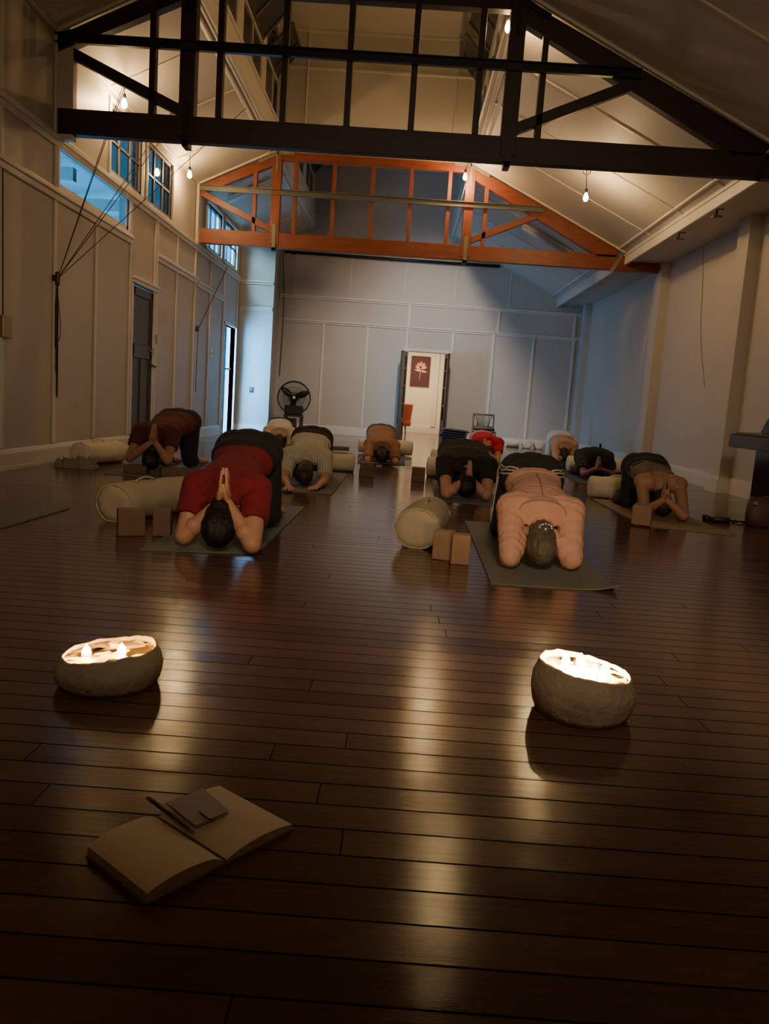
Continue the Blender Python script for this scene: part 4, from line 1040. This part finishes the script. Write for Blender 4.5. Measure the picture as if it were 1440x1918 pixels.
# red shirt, front left
person('person in a red tee and black trousers bowing with palms together, front left', wel((345, 1004), .064), wel((472, 1020), .064), wy((422, 879), 4.20), wy((465, 810), 4.92), .41,
       dict(voxel=.0055, skin=0, pants=BLK, shirt=cloth('red_jersey', (.19, .010, .018)), sleeve=.60, hair=HAIR_black, sz=.325, hz=.13, hs=1.12, hairx=[(0, -.05, .07, .07, .06, .07)], hem=.35, shirt0=.28, waistband=.34, kspread=.15, wrinkle=.005, sw=.165, hk=1.06, arm=1.08, ww=.125, inf=.019, hfwd=-.035, u=V((0, .10, 1))))
# peach top
pp = person('person in a long sleeved peach top and striped track trousers, hands behind the head', wel((955, 1042), .074), wel((1070, 1047), .074), wy((1008, 992), 4.33), wy((998, 854), 5.02), .39,
       dict(voxel=.0055, skin=0, pants=cloth('dark_track_cloth', (.020, .019, .017)), shirt=cloth('peach_jersey', (.58, .31, .235)), sleeve=1.72, hair=HAIR_grey, mode='clasp', sz=.315, hz=.125, shirt0=.27, shirt1=1.18, waistband=.31, hem=1, hairx=[(0, -.05, .06, .07, .06, .06)], wrinkle=.0055, wf=150, wside=1.0, kspread=.15, sw=.165, arm=1.1, ww=.108, inf=.017, hfwd=-.03))
# seam, collar and cuffs of the peach top
M_seam = cloth('peach_seam', (.30, .13, .085))
bs = BVHTree.FromPolygons([v.co for v in pp['shi'].data.vertices], [p.vertices for p in pp['shi'].data.polygons])
r0 = pp['root'].location
pts = []
for i in range(18):
    h = bs.ray_cast(pp['spine'](.42+.62*i/17)+pp['dp']*.5-r0, -pp['dp'])
    if h[0] is not None: pts.append(h[0]+pp['dp']*.0012)
MB().tube(pts, .0032, 6).build('back_seam', M_seam, pp['root'], smooth=True, local=True)
# three stripes on each side of the track trousers, laid on the cloth
bv = BVHTree.FromPolygons([v.co for v in pp['tro'].data.vertices], [p.vertices for p in pp['tro'].data.polygons])
M_str = cloth('white_stripe', (.55, .50, .42))
r0 = pp['root'].location
for s in (0, 1):
    sg = (-1, 1)[s]
    for j in range(3):
        pts = []
        for i in range(24):
            # from the front of the hip, round its outside, then down the outer thigh
            t = i/23
            if t < .45:
                q = t/.45; src = pp['Hc']+pp['Lt']*sg*(.12+.22*q)+pp['Fd']*(.20-.22*q)+V((0, 0, .085-.035*j))
            else:
                q = (t-.45)/.55; src = pp['hj'][s].lerp(pp['kn'][s], q*.85)+pp['Lt']*sg*.34+pp['Fd']*(.022*(1-j))+V((0, 0, (.05-.035*j)*(1-q)))
            h = bv.find_nearest(src-r0)
            if h[0] is not None: pts.append(h[0]+h[1]*.001)
        MB().tube(pts, .0055, 6).build('side_stripe', M_str, pp['root'], smooth=True, local=True)
hd = pp['Hd']+V((0.01, -.02, .112))
mb = MB()
for i in range(7): a = math.pi*i/6; mb.ell(hd+V((.034*math.cos(a), -.006, .022*math.sin(a))), .011, .009, .009, nu=8, nv=6)
mb.ell(hd+V((.0, -.012, -.006)), .018, .012, .012, nu=10, nv=6).build('hair_clip', M_chrome, pp['root'], smooth=True)
# maroon, left, elbows on blocks
person('person in a maroon tee by the grey door, elbows on two blocks', (-2.61, 7.62, .150), (-2.22, 7.55, .150), wy((290, 795), 7.62), wy((333, 768), 8.36), .46,
       dict(voxel=.007, skin=1, pants=BLK, shirt=cloth('maroon_jersey', (.10, .020, .022)), sleeve=.55, hair=HAIR_black, sz=.40, hz=.14, hem=.3, shirt0=.14, kspread=.14, hs=1.05, hk=1.05, ww=.175))
# netted cream shirt
person('person in a cream netted shirt and black trousers, forearms stretched forward on the mat', wel((532, 897), .064), wel((608, 900), .064), (0, 0, 0), wy((585, 801), 8.15), .42,
       dict(voxel=.007, skin=0, pants=BLK, shirt=stripe_mat('netted_cream', (.42, .36, .27), (.60, .54, .43), 0, .022, .45), sleeve=.80, hair=HAIR_brown, mode='flat', wrist=[wel((540, 911), .041), wel((595, 911), .041)], hu=[V((.08, -1, -.06)), V((-.25, -1, -.06))],
            sz=.28, hz=.115, sback=.22, hfwd=.02, hairx=[(.02, -.04, .09, .05, .05, .045), (0, .05, -.02, .08, .07, .07)], shirt0=.22, hem=.95, kback=.02, kspread=.15, wrinkle=.007, wf=30, sw=.17, ww=.155))
# brown shirt
person('person in a brown shirt folded low on a black mat before the doorway', wel((688, 862), .064), wel((740, 865), .064), tuple(V(wy((714, 867), 10.84))+V((0, 0, .03))), wy((715, 796), 11.6), .42,
       dict(voxel=.009, skin=0, pants=cloth('brown_trousers', (.14, .07, .045)), shirt=cloth('brown_shirt', (.34, .16, .085)), sleeve=.85, hair=HAIR_black, mode='fold', sz=.27, hz=.13, shirt0=-.02, hfwd=-.04, wrinkle=.007, hairx=[(.0, .03, .09, .035, .03, .03)], ww=.18))
# black tee, large
person('large person in a black tee bowing with palms together, centre', wel((836, 924), .064), wel((910, 927), .064), wy((880, 862), 7.31), wy((870, 826), 7.98), .50,
       dict(voxel=.007, skin=0, pants=BLK, shirt=cloth('black_jersey', (.024, .018, .018)), sleeve=.55, hair=HAIR_black, sz=.33, hz=.14, hs=1.2, hairx=[(0, -.07, .06, .085, .07, .08)], shirt1=1.2, shirt0=-.03, sw=.21, fat=1.25, ww=.235, arm=1.15, wrinkle=.006, kspread=.16, hem=1, sback=.24))
# olive tank top
person('person in an olive tank top and black leggings on a tan mat at the right', wel((1208, 958), .064), wel((1280, 966), .064), wy((1247, 899), 6.80), wy((1213, 852), 7.46), .42,
       dict(voxel=.007, skin=1, pants=BLK, shirt=cloth('olive_rib', (.17, .125, .085)), sleeve=0, straps=True, shirt0=.24, shirt1=.86, inf=.012, hair=HAIR_black, sz=.31, hz=.125, wrinkle=.006, wf=110, waistband=.30, kspread=.13, ww=.14, u=V((0, .25, 1))))
# pale shirt, far left
person('person in a crumpled pale shirt before the fan, far left', wel((498, 838), .064), wel((546, 840), .064), wy((514, 803), 12.24), wy((525, 784), 12.80), .40,
       dict(voxel=.009, skin=1, pants=BLK, shirt=cloth('cream_cotton', (.62, .50, .34)), sleeve=.9, hair=HAIR_brown, shirt0=-.04, sz=.30, hz=.13, wrinkle=.010, ww=.17, u=V((0, .2, 1))))
# bright red shirt behind the black tee
person('person in a bright red shirt with palms raised, behind the large person in black', wy((898, 871), 11.6), wy((931, 866), 11.6), wy((908, 821), 11.64), wy((904, 808), 12.28), .36,
       dict(voxel=.009, skin=0, pants=cloth('pink_trousers', (.60, .30, .24)), shirt=cloth('bright_red_jersey', (.55, .014, .035)), sleeve=.5, hair=HAIR_brown, shirt0=.16, sz=.36, hz=.17, ww=.15))
# white top near the corner
person('person in white with a peach top near the far right corner', wel((1041, 861), .064), wel((1071, 861), .064), wy((1060, 838), 14.15), wy((1051, 808), 14.8), .48,
       dict(voxel=.009, skin=0, pants=cloth('white_cotton', (.84, .80, .73)), shirt=cloth('peach_cotton', (.55, .32, .22)), sleeve=1.7, hair=HAIR_brown, shirt0=.30, waistband=.46, sz=.32, hz=.13, loose=.02, kz=.118, kspread=.17, ww=.16, u=V((0, .3, 1))))
# dark clothes
pd = person('person in dark loose clothes before a cream bolster at the right', wel((1093, 889), .064), wel((1146, 889), .064), wy((1121, 853), 10.50), wy((1116, 840), 11.02), .46,
       dict(voxel=.009, skin=2, pants=BLK, shirt=NAVY, sleeve=.75, hair=HAIR_black, shirt0=-.05, sz=.30, hz=.13, sw=.20, fat=1.2, ww=.22, inf=.03, wrinkle=.010, hk=.95, u=V((0, .25, 1))))
a = at(1124, 838, 1, 11.1)
MB().caps(a, a+V((0, 0, .035)), .014, .018).build('hood_toggle', BLK, pd['root'])

# ------------------------------------------------------------------ light
w = bpy.data.worlds.new('dusk'); SC.world = w; w.use_nodes = True
bg = w.node_tree.nodes['Background']; bg.inputs[0].default_value = (.07, .43, .85, 1); bg.inputs[1].default_value = 3.4
def area(name, loc, target, size, size_y, energy, col):
    l = bpy.data.lights.new(name, 'AREA'); l.shape = 'RECTANGLE'; l.size = size; l.size_y = size_y; l.energy = energy; l.color = col
    o = bpy.data.objects.new(name, l); COL.objects.link(o); o.location = loc
    o.rotation_euler = (V(target)-V(loc)).to_track_quat('-Z', 'Y').to_euler(); return o
area('annex_fill', (.3, 22.3, 2.8), (.3, 22.3, 0), 1.0, 1.0, 50, (1, .80, .52))  # unseen lamp added to light the room beyond the door
area('clerestory_fill', (XL-.5, 14.7, 4.6), (XL+3.0, 15.6, 1.6), 1.6, .9, 300, (.75, .90, 1.0))  # added panel outside the windows, fills the far bay
area('clerestory_fill', (XL-.5, 16.0, 4.6), (XL+3.0, 16.6, 1.6), 1.6, .9, 300, (.75, .90, 1.0))  # companion panel, added for the same fill

l = bpy.data.lights.new('far_bay_fill', 'SPOT'); l.energy = 360; l.color = (1, .84, .69); l.spot_size = math.radians(80); l.spot_blend = .9; l.shadow_soft_size = .12  # added spot hidden behind the bulkhead, brightens the far bay walls
o = bpy.data.objects.new('far_bay_fill', l); COL.objects.link(o); o.location = (.45, 14.2, 5.35)
o.rotation_euler = (V((.5, 18.4, 1.2))-V(o.location)).to_track_quat('-Z', 'Y').to_euler()
area('door_fill', (XL-.7, 15.95, 1.35), (-3.05, 17.05, 1.35), .9, 1.9, 120, (.13, .50, 1.0))  # added blue panel outside the glass door, tints the nib wall
l = bpy.data.lights.new('front_fill_spot', 'SPOT'); l.energy = 260; l.color = (1, .80, .56); l.spot_size = math.radians(70); l.spot_blend = 1.0; l.shadow_soft_size = .5  # added fill above and behind the camera, brightens the people
o = bpy.data.objects.new('front_fill_spot', l); COL.objects.link(o); o.location = (.3, -1.2, 3.3)
o.rotation_euler = (V((.2, 7.5, .6))-V(o.location)).to_track_quat('-Z', 'Y').to_euler()

SC.view_settings.view_transform = 'AgX'
SC.view_settings.look = 'AgX - Base Contrast'
SC.view_settings.exposure = 1.2
SC.cycles.use_denoising = True
SC.cycles.max_bounces = 8; SC.cycles.diffuse_bounces = 5; SC.cycles.glossy_bounces = 4; SC.cycles.transparent_max_bounces = 12
SC.cycles.sample_clamp_indirect = 6
SC.cycles.caustics_reflective = False; SC.cycles.caustics_refractive = False
